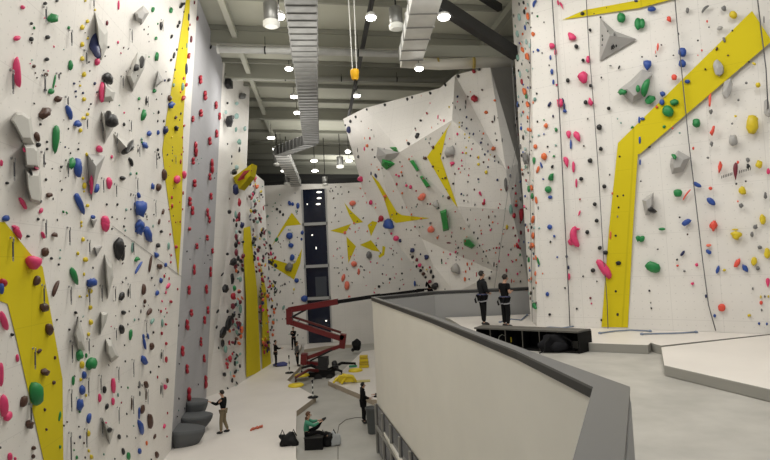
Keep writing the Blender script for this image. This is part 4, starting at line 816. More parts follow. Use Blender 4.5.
# upper platform
par = [W(594,386,5.5), W(515,350,7.75), W(424,315,12.9), W(371,297,19.9)]
PZ = 5.6
outer = []
for px, py in ((593,387),(516,350.5),(430,317),(371,297)):
    p = onz(px, py, PZ); outer.append(Vector((p.x, p.y, 0)))
e0 = onz(572, 462, PZ); e00 = outer[0] + (Vector((e0.x, e0.y, 0))-outer[0])*2.2
outer = [e00]+outer
bk = onz(433, 291, PZ); bk2 = onz(545, 286, PZ)
pathout = outer + [Vector((bk.x, bk.y, 0)), Vector((bk2.x, bk2.y, 0))]
def offset(path, d0):
    out = []
    for i, p in enumerate(path):
        d = d0 if d0 < .2 else d0-WN[i]
        t = Vector((0,0,0))
        ds = []
        if i: ds.append((p-path[i-1]).normalized())
        if i < len(path)-1: ds.append((path[i+1]-p).normalized())
        ns = [Vector((a.y, -a.x, 0)) for a in ds]     # right-hand side of travel
        nn = sum(ns, Vector((0,0,0))).normalized(); k = 1/max(.35, nn.dot(ns[0]))
        out.append(p+nn*d*k)
    return out
CW = .34; WN = [0, 0, .18, .2, .2, .2, .2]
inner = offset(pathout, CW)
ie = onz(624, 461, PZ); inner[0] = inner[1] + (Vector((ie.x, ie.y, 0))-inner[1])*2.2
INF = inner[0].copy()
print('parapet outer', [tuple(round(c,2) for c in p) for p in pathout])
n = len(pathout)
slab = [(p.x,p.y) for p in inner] + [(7,22.5),(16,22.5),(16,1),(inner[0].x,1)]
bm = bmesh.new(); prism(bm, slab, UP-.4, UP); st('floor.001', bm, [M_CONC2, M_PARG])
def strip(name, oi, ii, z0, z1, mt, rng=None, parent=None):
    bm = bmesh.new(); k = len(oi)
    vs = [[bm.verts.new((p.x, p.y, z)) for p in q] for q in (oi, ii) for z in (z0, z1)]
    o0, o1, i0, i1 = vs
    for j in range(k-1):
        bm.faces.new((o0[j], o0[j+1], o1[j+1], o1[j])); bm.faces.new((i0[j+1], i0[j], i1[j], i1[j+1]))
        bm.faces.new((o1[j], o1[j+1], i1[j+1], i1[j])); bm.faces.new((o0[j+1], o0[j], i0[j], i0[j+1]))
    bm.faces.new((o0[0], o1[0], i1[0], i0[0])); bm.faces.new((o0[-1], i0[-1], i1[-1], o1[-1]))
    bmesh.ops.recalc_face_normals(bm, faces=bm.faces)
    return obj(name, bm, mt, parent)
proot = empty('parapet', (outer[1].x, outer[1].y, UP), 'long low parapet wall with white outside, grey inside and grey metal cap', 'parapet')
bz = 1.75
om = offset(pathout, .03); om2 = [p.copy() for p in inner]
strip('outer_panel', om[:5], offset(pathout, .12)[:5], bz, PZ-.14, M_PARW, parent=proot)
strip('outer_panel', om[4:], offset(pathout, .12)[4:], 0.05, PZ-.14, M_PARW, parent=proot)
ce = [a_.lerp(b_, .98) for a_, b_ in zip(pathout, inner)]
strip('cap_edge', offset(pathout,.005), ce, PZ-.13, PZ-.02, M_CAPD, parent=proot)
strip('cap', pathout, inner, PZ-.03, PZ, M_CAP, parent=proot)
strip('inner_panel', offset(pathout, .13), om2, UP, PZ-.14, M_PARG, parent=proot)
# glazed screens under the parapet
gr = empty('glazed_partition', (om[3].x+.5, om[3].y, 0), 'grey framed glass partition beneath the white parapet on the lower floor', 'partition')
sp = offset(pathout, .2)[1:5]
bm = bmesh.new()
for a, b in zip(sp, sp[1:]):
    a_ = a+Vector((0,0,.9)); b_ = b+Vector((0,0,.9)); beam(bm, a_, b_, .02, 1.7)
obj('glass_pane', bm, M_GLASS, gr)
fr = mat('partition_frame', (.30,.29,.27), .5)
for a, b in zip(sp, sp[1:]):
    k = max(1, int((b-a).length/1.1))
    for j in range(k+1):
        p = a.lerp(b, j/k); bm = bmesh.new(); box(bm, (p.x, p.y, .87), (.12, .12, 1.74), Matrix.Rotation(math.atan2((b-a).y, (b-a).x), 3, 'Z')); obj('post', bm, fr, gr)
    bm = bmesh.new(); beam(bm, a+Vector((0,0,.95)), b+Vector((0,0,.95)), .14, .1); obj('mid_rail', bm, fr, gr)
pa_, pb_ = onz(388, 433, 1.1), onz(406, 464, 1.1); bm = bmesh.new(); beam(bm, pa_, pb_, .3, .1); beam(bm, pa_+Vector((.1,0,-.5)), pb_+Vector((.1,0,-.5)), .08, 1.0)
o = obj('serving_ledge', bm, M_PARW); tag(o, 'white ledge projecting from the glazed partition at the bottom of the view', 'ledge')
# upper pads
def pl(p, z=PAD): v = onz(p[0], p[1], z); return (v.x, v.y)
bm = bmesh.new()
ivb = inner[-3:]
PA = [pl(p) for p in [(448,319),(470,333),(590,343),(652,345),(655,343.5),(662,345),(700,335)]] + [(rr_b.x*.6+rc_b.x*.4, rr_b.y*.6+rc_b.y*.4), (rc_b.x,rc_b.y),(rl_b.x,rl_b.y),(inner[-1].x-.2, inner[-1].y-.15),(inner[-2].x+.35, inner[-2].y-.15)]
def mk(lab, poly, z0, z1):
    bm = bmesh.new(); prism(bm, poly, z0, z1); o = obj('floor_mat', bm, [M_MAT, M_MATSIDE2], bevel=.02); tag(o, lab, 'mat'); return o
PA = [pl(p) for p in [(450,319),(470,331),(590,343),(648,345),(651,342.5),(655,344),(661,345.5)]]
q0 = rc_b + dirw*(rm_b-rc_b).length; q1_ = q0
mk('white crash mat the two climbers stand on behind the black bench', PA+[pl((770,333.8)),(q0.x, q0.y),(rc_b.x,rc_b.y),(rl_b.x,rl_b.y),(inner[-1].x-.1, inner[-1].y-.2),(inner[-2].x+.35, inner[-2].y-.2)], UP, PAD)
PB = [pl(p) for p in [(661,347),(664,365),(770,389)]]
d3 = (Vector(PB[2])-Vector(PB[1]))
end = (PB[2][0]+d3.x*2, PB[2][1]+d3.y*2)
mk('big white crash mat with angled grey front edge, right of the platform', PB+[end, (rr_b.x, rr_b.y), pl((770,334.8))], UP, PAD)
# rope bag / ground anchors lying at the wall foot
def anchor(pts, lab):
    bm = bmesh.new(); ps = [onz(p[0], p[1], PAD+.03) for p in pts]; tube(bm, ps, .022, 6)
    for p in (ps[0], ps[-1]): ell(bm, p, (.06,.06,.04), 1)
    o = obj('floor_rope', bm, mat('floor_rope_grey', (.22,.27,.36), .9)); tag(o, lab, 'rope')
anchor([(600,333),(615,331),(630,330),(650,331)], 'blue-grey rope lying on mat at the foot of the yellow stripe')
anchor([(642,334),(660,333.5),(680,333),(696,332)], 'blue-grey rope lying on mat right of the yellow stripe')
anchor([(536,329),(550,327),(562,328),(575,326)], 'blue-grey rope tail lying on mat just behind the black bench')
anchor([(500,322),(511,319),(521,320),(527,315)], 'blue-grey rope lying on mat beside the standing climber in black t-shirt')
# wall skirt of the right wall: nothing. Outlines of hatch on right wall
# ------------------------------------------------------------------ bench with open cubby holes
fl = Vector((*pl((476,342.2), UP), 0)); frp = Vector((*pl((577,351.5), UP), 0))
tl_ = onz(474, 327.5, UP+.56); frt = onz(577.5, 331.5, UP+.56)
fl = Vector((tl_.x, tl_.y, 0)); frp = Vector((frt.x, frt.y, 0))
dx = (frp-fl).normalized(); dn = Vector((-dx.y, dx.x, 0)); 
if dn.y < 0: dn = -dn
Lb_ = (frp-fl).length; dep = 1.15; hh = .56
rot = Matrix((dx, dn, Vector((0,0,1)))).transposed()
bt = empty('storage_bench', fl+Vector((0,0,UP)), 'long low black bench with open cubby compartments and grey top', 'bench')
def bb(name, x, y, z, sx, sy, sz, mt, parent=bt):
    bm = bmesh.new(); box(bm, fl+dx*x+dn*y+Vector((0,0,UP+z)), (sx, sy, sz), rot); return obj(name, bm, mt, parent)
blv = fl+dn*.6; brv = frp+Vector((.47,.36,0)); Zb = lambda v, z: Vector((v.x, v.y, UP+z))
bm = bmesh.new(); prism(bm, [(fl.x,fl.y),(frp.x,frp.y),(brv.x,brv.y),(blv.x,blv.y)], UP+hh-.04, UP+hh, 0, 0); obj('top', bm, mat('bench_top_grey', (.10,.095,.085), .6), bt)
bm = bmesh.new(); beam(bm, Zb(blv,hh/2-.02), Zb(brv,hh/2-.02), .03, hh-.06); obj('back_panel', bm, M_BLKP, bt)
bm = bmesh.new(); beam(bm, Zb(frp,hh/2-.02), Zb(brv,hh/2-.02), .03, hh-.045); obj('end_panel', bm, M_BLKP, bt)
bm = bmesh.new(); prism(bm, [(fl.x,fl.y),(frp.x,frp.y),(brv.x-.03,brv.y-.03),(blv.x,blv.y-.03)], UP+.01, UP+.045, 0, 0); obj('bottom_panel', bm, M_BLKP, bt)
dep = .55
for i, px in enumerate((476.5, 490, 505, 522, 539)):
    lo_, hi_ = 0.0, Lb_
    for _ in range(30):
        md = (lo_+hi_)/2
        if proj(fl+dx*md+Vector((0,0,UP+.5)))[0] < px: lo_ = md
        else: hi_ = md
    x = max(.015, min(Lb_-.015, lo_))
    bb('end_panel' if i == 0 else 'divider', x, dep/2, hh/2-.02, .03, dep-.01, hh-.05, M_BLKP)
    if i: bb('edge_strip', x, .0, hh/2-.02, .014, .012, hh-.05, mat('raw_edge', (.14,.13,.11), .8))
def backpack(px, py, w, h, lab, seed):
    g = onz(px, py, UP); s = F/(g-EYE).length
    c = Vector((g.x, g.y+.04, UP))
    r = empty('backpack', c, lab, 'backpack')
    bm = bmesh.new(); ell(bm, c+Vector((0,0,h*.46)), (w*.5,.22,h*.5), 3, jit=.45, seed=seed)
    for v in bm.verts: v.co.z = max(v.co.z, UP+.005)
    obj('bag_body', bm, mat('black_nylon', (.008,.008,.010), .8, spec=.2), r, True)
    bm = bmesh.new(); ell(bm, c+Vector((.05,-.17,h*.32)), (w*.3,.1,h*.27), 2, jit=.3, seed=seed+4); obj('front_pocket', bm, mat('black_nylon2', (.012,.012,.015), .8, spec=.2), r, True)
    for sx in (-1, 1):
        bm = bmesh.new(); tube(bm, [c+Vector((sx*w*.2,-.18,h*.85)), c+Vector((sx*w*.42,-.3,h*.6)), c+Vector((sx*w*.45,-.28,h*.2)), c+Vector((sx*w*.62,-.26,.03))], .018, 6); obj('strap', bm, M_BLK, r)
    bm = bmesh.new(); tube(bm, [c+Vector((-.05,-.05,h*.92)), c+Vector((0,-.07,h*1.05)), c+Vector((.05,-.05,h*.92))], .012, 6); obj('carry_handle', bm, M_BLK, r)
    return r
b_ = backpack(510, 346, .75, .38, 'black backpack with pale loop and yellow tag, leaning on bench front left', 2)
bm = bmesh.new(); c = b_.location; tube(bm, [c+Vector((-.25+.12*math.cos(t/8*6.28),-.27,.2+.17*math.sin(t/8*6.28))) for t in range(9)], .012, 6); obj('pale_loop', bm, mat('pale_cord', (.4,.42,.36), .8), b_)
bm = bmesh.new(); box(bm, c+Vector((-.02,-.29,.22)), (.04,.02,.14)); obj('tag', bm, M_YELLOW, b_)
backpack(556, 352, .8, .5, 'larger black backpack slumped against the right half of the bench', 5)
# ------------------------------------------------------------------ window in back wall
gw = bpy.data.objects.new('window_1', None); C.objects.link(gw); gw.location = ((wx0+wx1)/2, 45.1, wz0); gw.matrix_world = Matrix.Translation(gw.location); gw['kind'] = 'structure'
H_ALL = wz1-wz0
for a, b in ((188,222.5),(225,264.5),(267.5,296.5),(300,343)):
    za = W(318,a,45).z; zb = W(318,b,45).z
    bm = bmesh.new(); box(bm, ((wx0+wx1)/2, 45.12, (za+zb)/2), (wx1-wx0-.14, .03, za-zb)); obj('window_pane', bm, M_GLASS, gw)
for z in (223.7, 266, 298.3):
    zz = W(318,z,45).z; bm = bmesh.new(); box(bm, ((wx0+wx1)/2, 45.02, zz), (wx1-wx0, .2, .24)); obj('window_bar', bm, mat('window_frame', (.42,.42,.42), .5), gw)
for x in (wx0+.06, wx1-.06):
    bm = bmesh.new(); box(bm, (x, 45.02, (wz0+wz1)/2), (.12, .2, H_ALL)); obj('window_jamb', bm, mat('window_frame', (.42,.42,.42), .5), gw)
# painted reflections in the panes: glowing lamp spots and a dim grey curtain patch
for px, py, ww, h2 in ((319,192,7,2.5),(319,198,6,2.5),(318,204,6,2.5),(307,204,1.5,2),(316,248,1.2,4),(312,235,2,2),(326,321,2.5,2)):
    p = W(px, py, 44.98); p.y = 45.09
    bm = bmesh.new(); ell(bm, p, (ww*.035,.01,h2*.03), 2); o = obj('painted_lamp_reflection', bm, mat('reflection_glow', (1,.97,.9), emit=1.6), gw)
bm = bmesh.new(); p0 = W(315,277,45); p1 = W(327,296,45); box(bm, ((p0.x+p1.x)/2, 45.09, (p0.z+p1.z)/2), (p1.x-p0.x, .01, p0.z-p1.z)); obj('curtain_reflection', bm, mat('painted_reflection_grey', (.05,.06,.08), .3), gw)
# ------------------------------------------------------------------ room shell and ceiling
ax = hall; cx = Vector((math.cos(R(7)), math.sin(R(7)), -.038))
def Hc(s, t, z=0): v = cx*s + ax*t; return Vector((v.x, v.y, v.z+z))
CZ = 17.2
bm = bmesh.new()
vs = [bm.verts.new(Hc(s, t, CZ)) for s, t in ((-16,-2),(30,-2),(30,62),(-16,62))]; vt = [bm.verts.new(v.co+Vector((0,0,.3))) for v in vs]
bm.faces.new(vs); bm.faces.new(vt[::-1])
for i in range(4): bm.faces.new((vs[i], vt[i], vt[(i+1)%4], vs[(i+1)%4]))
st('ceiling', bm, M_CEIL)
bm = bmesh.new(); a = Hc(-12, 0); b = Hc(-12, 61); beam(bm, Vector((a.x-1, a.y, 9)), Vector((b.x-1, b.y, 9)), .3, 18); st('wall_left.004', bm, M_ROOM)
bm = bmesh.new(); a = Hc(-14, 60); b = Hc(26, 60); beam(bm, Vector((a.x, a.y, 9)), Vector((b.x, b.y, 9)), .3, 18); st('wall_back.002', bm, M_ROOM)
bm = bmesh.new(); a = Hc(22, 16); b = Hc(22, 60); beam(bm, Vector((a.x, a.y, 9)), Vector((b.x, b.y, 9)), .3, 18); st('wall_right.001', bm, M_ROOM)
bm = bmesh.new(); a = Hc(-5.5, 46.6); b = Hc(20, 46.6); beam(bm, Vector((a.x-6, 46.2, 13.4)), Vector((b.x, 46.2, 13.4)), .2, 1.2); st('wall_back.003', bm, M_DARK)
def tag_beam(name, a, b, w, h, mt, lab, cat, grp=None):
    bm = bmesh.new(); beam(bm, a, b, w, h); o = obj(name, bm, mt); tag(o, lab, cat, grp); return o
def tt(py, z): # distance along the hall where a line at height z shows at image row py (near x=262)
    lo = onz(262, py, z); return lo.dot(ax)
names = ['nearest','second','third','fourth','fifth','sixth','seventh','eighth','ninth','tenth','eleventh','twelfth']
for i, py in enumerate((46, 80, 120, 155, 175)):
    t = tt(py, 16.5); tag_beam('ceiling_beam', Hc(-11, t, 16.8), Hc(22, t, 16.8), .35, .75, mat('beam_olive', (.30,.30,.25), .7), f'{["nearest","second","third","fourth","farthest"][i]} deep grey-green roof beam crossing the hall', 'beam', 'deep roof beams')
for i, py in enumerate((2, 33, 65, 88, 103, 112, 134, 144, 163, 169)):
    t = tt(py, 17); tag_beam('purlin', Hc(-10, t, 17.08), Hc(21, t, 17.08), .12, .2, M_BEAM, f'slim dark roof purlin, {names[i]} from the camera', 'purlin', 'slim roof purlins')
# beams running along the hall
def along(px, py, z, t0, t1, w, h, mt, lab, name='roof_girder'):
    p = onz(px, py, z); s = Vector((p.x, p.y, 0)).dot(Vector((cx.x, cx.y, 0)))
    q = Hc(s, 0, 0); zz = z
    a = ax*t0 + Vector((cx.x, cx.y, 0))*s; b = ax*t1 + Vector((cx.x, cx.y, 0))*s
    return tag_beam(name, Vector((a.x, a.y, zz)), Vector((b.x, b.y, zz)), w, h, mt, lab, 'girder')
along(246, 65, 16.9, 10, 44, .22, .25, mat('beam_pale', (.45,.45,.38), .7), 'pale girder running along the ceiling above the left wall')
along(360, 60, 16.2, 10, 34, .16, .18, M_DARK, 'dark lighting track running along the ceiling right of centre')
along(481, 48, 16.4, 8, 30, .25, .3, mat('beam_olive', (.30,.30,.25), .7), 'grey-green girder on the right side of the ceiling')
# ------------------------------------------------------------------ ducts
def duct(name, a, b, w, h, mt, lab, seg=.75, w2=None):
    a = Vector(a); b = Vector(b); d = b-a; L = d.length; dn_ = d.normalized()
    r = empty(name, a, lab, 'duct')
    bm = bmesh.new(); w2 = w2 or w
    k = max(1, int(L/1.5))
    for i in range(k):
        ww = w + (w2-w)*(i+.5)/k
        beam(bm, a+d*(i/k), a+d*((i+1)/k), ww, h)
    obj('duct_body', bm, mt, r)
    n_ = max(2, int(L/seg))
    for i in range(n_+1):
        bm = bmesh.new(); c = a+d*(i/n_); ww = w + (w2-w)*i/n_; beam(bm, c-dn_*.02, c+dn_*.02, ww+.06, h+.06)
        obj('duct_flange', bm, mat('duct_flange', (.22,.22,.21), .5, .4), r)
    return r
dz = 14.8
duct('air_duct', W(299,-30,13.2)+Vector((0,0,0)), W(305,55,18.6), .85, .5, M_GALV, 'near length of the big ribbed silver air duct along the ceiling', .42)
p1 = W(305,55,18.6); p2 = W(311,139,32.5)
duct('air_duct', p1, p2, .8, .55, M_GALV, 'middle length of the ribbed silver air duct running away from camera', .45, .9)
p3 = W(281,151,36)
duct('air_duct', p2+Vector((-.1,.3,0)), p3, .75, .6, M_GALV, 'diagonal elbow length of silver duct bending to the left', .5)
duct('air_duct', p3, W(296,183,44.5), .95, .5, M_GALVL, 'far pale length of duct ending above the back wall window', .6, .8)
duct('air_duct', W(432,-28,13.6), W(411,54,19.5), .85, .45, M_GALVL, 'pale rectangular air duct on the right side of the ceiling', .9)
r = empty('air_duct', W(402,60,20.3), 'horizontal pale duct running right to the climbing wall with yellow tie bands', 'duct')
bm = bmesh.new(); tube(bm, [W(401,62,20.3), W(440,64.5,20.5), W(512,61,21)], .21, 16); obj('duct_body', bm, mat('duct_cream', (.60,.58,.52), .4, .2), r)
for px, yy in ((438,63.5),(474,63)):
    bm = bmesh.new(); c = W(px, yy, 20.5); tube(bm, [c-Vector((.04,0,0)), c+Vector((.04,0,0))], .22, 16); obj('tie_band', bm, mat('band', (.4,.3,.08), .6), r)
tag_beam('ceiling_beam', W(420,53,20.8), W(512,53,21), .4, .45, M_BEAM, 'dark beam directly above the horizontal pale duct at right', 'beam')
bm = bmesh.new(); beam(bm, W(405,-18,16.5), W(516,54,19.5), .28, .42); o = obj('diagonal_brace', bm, M_DARK); tag(o, 'thick black steel brace slanting down to the right under the ceiling', 'brace')
bm = bmesh.new(); beam(bm, W(478,-6,19), W(500,8,20), .2, .25); o = obj('diagonal_brace', bm, M_DARK); tag(o, 'short black brace at the top edge near the right wall', 'brace')
# pipes crossing
def pipe(a, b, rr, mt, lab, open_end=True):
    r = empty('ceiling_pipe', a, lab, 'pipe'); bm = bmesh.new(); tube(bm, [a, b], rr, 14); obj('pipe_body', bm, mt, r)
    d = (Vector(b)-Vector(a)).normalized(); bm = bmesh.new(); tube(bm, [Vector(a)-d*.03, Vector(a)+d*.05], rr*1.25, 14); obj('end_collar', bm, mat('collar', (.75,.75,.72), .4), r)
    bm = bmesh.new(); tube(bm, [Vector(a)-d*.045, Vector(a)-d*.02], rr*.9, 14); obj('end_opening', bm, M_DARK, r)
    bm = bmesh.new()
    for k in (.25,.5,.75):
        c = Vector(a).lerp(Vector(b), k); tube(bm, [c, Vector((c.x, c.y, 16.7))], .012, 5)
        tube(bm, [c-d*.03, c+d*.03], rr*1.1, 14)
    obj('hanger', bm, M_DARK, r)
pipe(W(218,49,22.5), W(404,54,23), .15, M_GALVL, 'silver pipe crossing below the nearest roof beam, open end by the left wall')
pipe(W(229,78,27.5), W(452,80,28), .12, M_PIPE, 'second pale pipe crossing the hall, farther from camera')
bm = bmesh.new(); a = W(229,84,27.4); box(bm, a, (.3,.35,.4)); tube(bm, [a, a+Vector((0,-.3,-.2))], .12, 10); o = obj('speaker_box', bm, M_DARK); tag(o, 'black box hanging under the end of the second pipe', 'speaker')
bm = bmesh.new(); a = W(243,97,31); ell(bm, a, (.28,.28,.35), 2, jit=.3); tube(bm, [a+Vector((-.5,0,.2)), a], .05, 6); o = obj('spotlight', bm, mat('dark_green_metal', (.04,.07,.06), .5)); tag(o, 'dark round fixture at the top corner of the side wall', 'fixture')
# fan heaters
def heater(px, py, Y, s, lab):
    c = W(px, py, Y); r = empty('fan_unit', c, lab, 'fan')
    bm = bmesh.new(); lathe(bm, c, [(.22*s,-.25*s),(.24*s,-.2*s),(.24*s,.35*s),(.18*s,.4*s)], 20); obj('drum', bm, M_GALV, r)
    bm = bmesh.new(); lathe(bm, c, [(.2*s,-.42*s),(.27*s,-.38*s),(.27*s,-.26*s),(.22*s,-.22*s)], 20); obj('diffuser', bm, mat('white_plastic', (.7,.7,.66), .5), r)
    bm = bmesh.new(); tube(bm, [c+Vector((0,0,.38*s)), Vector((c.x,c.y,16.9))], .03, 6); obj('drop_rod', bm, M_DARK, r)
heater(271, 14, 17, 1.0, 'silver drum fan with white diffuser left of the big duct')
heater(396, 18, 18, .95, 'silver drum fan with white diffuser between the two ducts')
heater(277, 160, 41, 1.1, 'small pale drum fan above the left part of the back wall')
heater(340, 162, 42, 1.1, 'small pale drum fan near the navy holds of the overhang')
heater(287, 180, 42, .9, 'farthest pale fan at left, just above back wall top')
heater(325, 181, 43, .9, 'farthest pale fan just above the tall window')
# ------------------------------------------------------------------ lamps
LS = [(279,17,17.5,1),(371,18,18,.9),(444,17.5,17.5,1.05),(289,69,26,1),(419,69,19.6,.8),(294,97,30,1),(297,113,33,.95),(357,96,27,.9),(271,138,38,1),(276,149,40,1),(281,161,41,.9),(284,171,43,.9),(314,161,42,1),(315,171,44,1),(348,152,40,.8),(349,161,41,.9)]
LL = ['left of the near duct, beside the drum fan','top centre beside the hoist straps','brightest, under the black brace at right','left of the middle duct','at right under the pale duct end','fourth down the left row, beside the duct','fifth down the left row, just below another',
 'below the yellow hoist hook','left of the diagonal elbow duct','just left of the far pale duct','beside the small left drum fan','lowest at left above the back wall','upper one of the pair above the tall window','lower one of the pair above the tall window','upper one by the navy holds','lower one by the navy holds']
for (px, py, Y, s), lab in zip(LS, LL):
    c = W(px, py, Y); r = empty('ceiling_lamp', c, 'glowing round white lamp '+lab, 'lamp', 'round high-bay lamps')
    rr = .19*s if Y < 35 else .26*s
    bm = bmesh.new(); lathe(bm, c, [(rr*.2,.02),(rr,.03),(rr*1.12,.06),(rr*.8,.16),(rr*.3,.22)], 20); obj('housing', bm, mat('lamp_housing', (.5,.5,.48), .5), r)
    bm = bmesh.new(); lathe(bm, c, [(rr*.5,-.06),(rr*.9,-.04),(rr,0),(rr,.03)], 20); obj('diffuser', bm, M_LAMP, r)
    bm = bmesh.new(); tube(bm, [c+Vector((0,0,.2)), Vector((c.x,c.y,16.9))], .015, 5); obj('stem', bm, M_DARK, r)
def area(loc, size, power, col=(1,.97,.91), rot=None):
    ld = bpy.data.lights.new('area', 'AREA'); ld.shape = 'DISK'; ld.size = size; ld.energy = power; ld.color = col
    o = bpy.data.objects.new('ceiling_or_fill_light', ld); C.objects.link(o); o.location = loc
    if rot: o.rotation_euler = rot
    return o
for x, y, pw in ((-2,5,230),(-3,13,300),(-3.5,20,330),(-5,26,210),(-4.6,33,240),(-3.5,38,230),(1,13.5,280),(5,6,200),(7.5,9,190),(4,12,210),(-1.5,34,120)):
    area((x, y, 16.1-.04*x), 3.0, pw)
w = bpy.data.worlds.new('world'); bpy.context.scene.world = w; w.use_nodes = True
w.node_tree.nodes['Background'].inputs[0].default_value = (1,.98,.94,1); w.node_tree.nodes['Background'].inputs[1].default_value = .34
# added uplights with no fixture, put in to brighten the ceiling
for x, y, pw in ((-3,8,130),(-3.5,18,130),(-5,27,100),(-4.5,36,120),(-4,41,150),(2,12,100),(-3,53,380)):
    area((x, y, 13.9 if y > 38 else 12.8), 5, pw, rot=(math.pi, 0, 0))
# ------------------------------------------------------------------ hoist
r = empty('chain_hoist', W(354,75,17), 'yellow hoist block with black hook hanging on two long straps', 'hoist')
for a, b in (((347.5,-12),(352.5,70)),((354,-12),(356.5,70))):
    bm = bmesh.new(); q = W(b[0], b[1], 17); top = W(a[0], a[1], 17); beam(bm, q, Vector((top.x, 17, 16.9)), .03, .025); obj('strap', bm, mat('pale_strap', (.55,.55,.52), .7), r)
c = W(354.8,74.5,17); bm = bmesh.new(); lathe(bm, c, [(.08,-.17),(.12,-.12),(.145,.07),(.13,.15),(.08,.17)], 16); obj('hoist_block', bm, mat('hoist_yellow', (.8,.42,.0), .5), r)
bm = bmesh.new(); tube(bm, [c+Vector((0,0,-.16)), c+Vector((0,0,-.33)), c+Vector((.07,0,-.41)), c+Vector((.03,0,-.5)), c+Vector((-.05,0,-.49)), c+Vector((-.07,0,-.43))], .03, 8); obj('hook', bm, M_DARK, r)
# ------------------------------------------------------------------ articulated boom lift
BY = 33.3
def B(px, py, dy=0): return W(px, py, BY+dy)
lift = empty('boom_lift', onz(322, 376, 0), 'red articulated boom lift standing on the concrete floor in front of dark window', 'boom lift')
def lp(name, f, mt): bm = bmesh.new(); f(bm); return obj(name, bm, mt, lift)
M_REDD = mat('dark_red_metal', (.10,.008,.008), .5)
lp('lower_arm', lambda bm: (beam(bm, B(304,359), B(343,345), .3, .2), beam(bm, B(305,362.5), B(322,364), .3, .2)), M_RED)
lp('rear_knuckle', lambda bm: (beam(bm, B(304,364), B(304.5,353.5), .36, .6), tube(bm, [B(304,362)-Vector((0,.25,0)), B(304,362)+Vector((0,.25,0))], .16, 12)), M_RED)
lp('front_knuckle', lambda bm: (beam(bm, B(342,348), B(343.5,334), .36, .5), tube(bm, [B(342,337)-Vector((0,.25,0)), B(342,337)+Vector((0,.25,0))], .16, 12), tube(bm, [B(342,345)-Vector((0,.25,0)), B(342,345)+Vector((0,.25,0))], .16, 12)), M_RED)
lp('middle_arm', lambda bm: beam(bm, B(341,338.5), B(290,322), .32, .3), M_RED)
lp('parallel_link', lambda bm: beam(bm, B(341,332.5), B(292,316.5), .2, .12), M_REDD)
lp('hydraulic_ram', lambda bm: tube(bm, [B(310,361,-.2), B(332,350,-.2)], .05, 8), M_DARK)
lp('hydraulic_ram', lambda bm: tube(bm, [B(290,318,-.2), B(306,309.5,-.2)], .06, 8), M_DARK)
lp('top_knuckle', lambda bm: (beam(bm, B(290,324), B(289.5,308.5), .36, .5), tube(bm, [B(290,311)-Vector((0,.25,0)), B(290,311)+Vector((0,.25,0))], .15, 12)), M_RED)
lp('upper_boom', lambda bm: beam(bm, B(289,310), B(338,301.5,-.4), .34, .34), M_RED)
lp('telescopic_boom', lambda bm: (beam(bm, B(337,302,-.4), B(380,295.5,-1), .22, .22), beam(bm, B(378,295.8,-1), B(424,290,-1.6), .17, .16)), M_BLK)
lp('turret', lambda bm: (box(bm, B(323.5,361), (.6,.6,.5)), box(bm, B(322,367), (.7,.7,.25)), box(bm, B(336,368,-.2), (.3,.3,.3)), ell(bm, B(335,364), (.2,.2,.22), 2, jit=.5)), mat('lift_black', (.02,.02,.022), .5))
lp('chassis', lambda bm: (box(bm, B(325,373.5), (1.15,.8,.5)), box(bm, B(319,374,.2), (1.2,.8,.35))), M_BLK)
for px, py in ((318,378),(330,378)):
    lp('wheel', lambda bm: tube(bm, [B(px,py,-.7), B(px,py,-.45)], .24, 16), mat('tyre', (.012,.012,.012), .8))
for a, b, pz in (((320,371),(292,383),(296,386)),((321,370),(303,374.5),(302,376)),((328,370),(352,371),(355.5,371)),((329,373),(341,378),(342,379.5))):
    def leg(bm):
        g = onz(pz[0], pz[1], 0 if pz[0] > 320 else mz); top = g+Vector((0,0,.22)); k = B(*a).lerp(top, .5)+Vector((0,0,.35))
        tube(bm, [B(*a), k, top+Vector((0,0,.25)), top], [.1,.09,.07,.07], 8)
    o = lp('outrigger_leg', leg, M_REDD if a[0] == 320 else M_BLK)
    g = onz(pz[0], pz[1], mz)
    bm = bmesh.new(); lathe(bm, g, [(.42,0),(.45,.03),(.4,.1),(.12,.16)], 18); obj('yellow_foot_pad', bm, M_YELLOW, o)
bas = empty('work_platform', W(427,291,31.5), 'dark work basket at the boom tip, mostly hidden behind the grey parapet', 'basket')
bc = W(428,296,31.4)
bm = bmesh.new(); box(bm, bc+Vector((0,0,-.55)), (1.3,.8,.06)); obj('basket_floor', bm, M_BLK, bas)
for z in (-.1, .4):
    bm = bmesh.new(); cs = [bc+Vector((x,y,z)) for x,y in ((-.62,-.38),(.62,-.38),(.62,.38),(-.62,.38),(-.62,-.38))]; tube(bm, cs, .025, 6); obj('guard_rail', bm, M_BLK, bas)
for x, y in ((-.62,-.38),(.62,-.38),(.62,.38),(-.62,.38)):
    bm = bmesh.new(); tube(bm, [bc+Vector((x,y,-.55)), bc+Vector((x,y,.4))], .025, 6); obj('upright', bm, M_BLK, bas)
# ------------------------------------------------------------------ people
SKIN = mat('skin', (.50,.29,.20), .55); HAIRD = mat('dark_hair', (.015,.011,.009), .7); HAIRB = mat('brown_hair', (.10,.045,.02), .7)
def skinmesh(name, edges_pts, mt, parent, root=0, sub=2):
    """edges_pts: dict key->(Vector, radius | (rx, ry)), list of (a, b)"""
    pts, edges = edges_pts; keys = list(pts); me = bpy.data.meshes.new(name)
    me.from_pydata([pts[k][0] for k in keys], [(keys.index(a), keys.index(b)) for a, b in edges], [])
    o = bpy.data.objects.new(name, me); C.objects.link(o); me.materials.append(mt); o.parent = parent
    sk = o.modifiers.new('skin', 'SKIN'); sk.use_smooth_shade = True; sk.branch_smoothing = .3
    lay = me.skin_vertices[0].data
    for i, k in enumerate(keys):
        r = pts[k][1]; lay[i].radius = r if isinstance(r, tuple) else (r, r); lay[i].use_root = (k == keys[root])
    s = o.modifiers.new('sub', 'SUBSURF'); s.levels = s.render_levels = sub
    return o
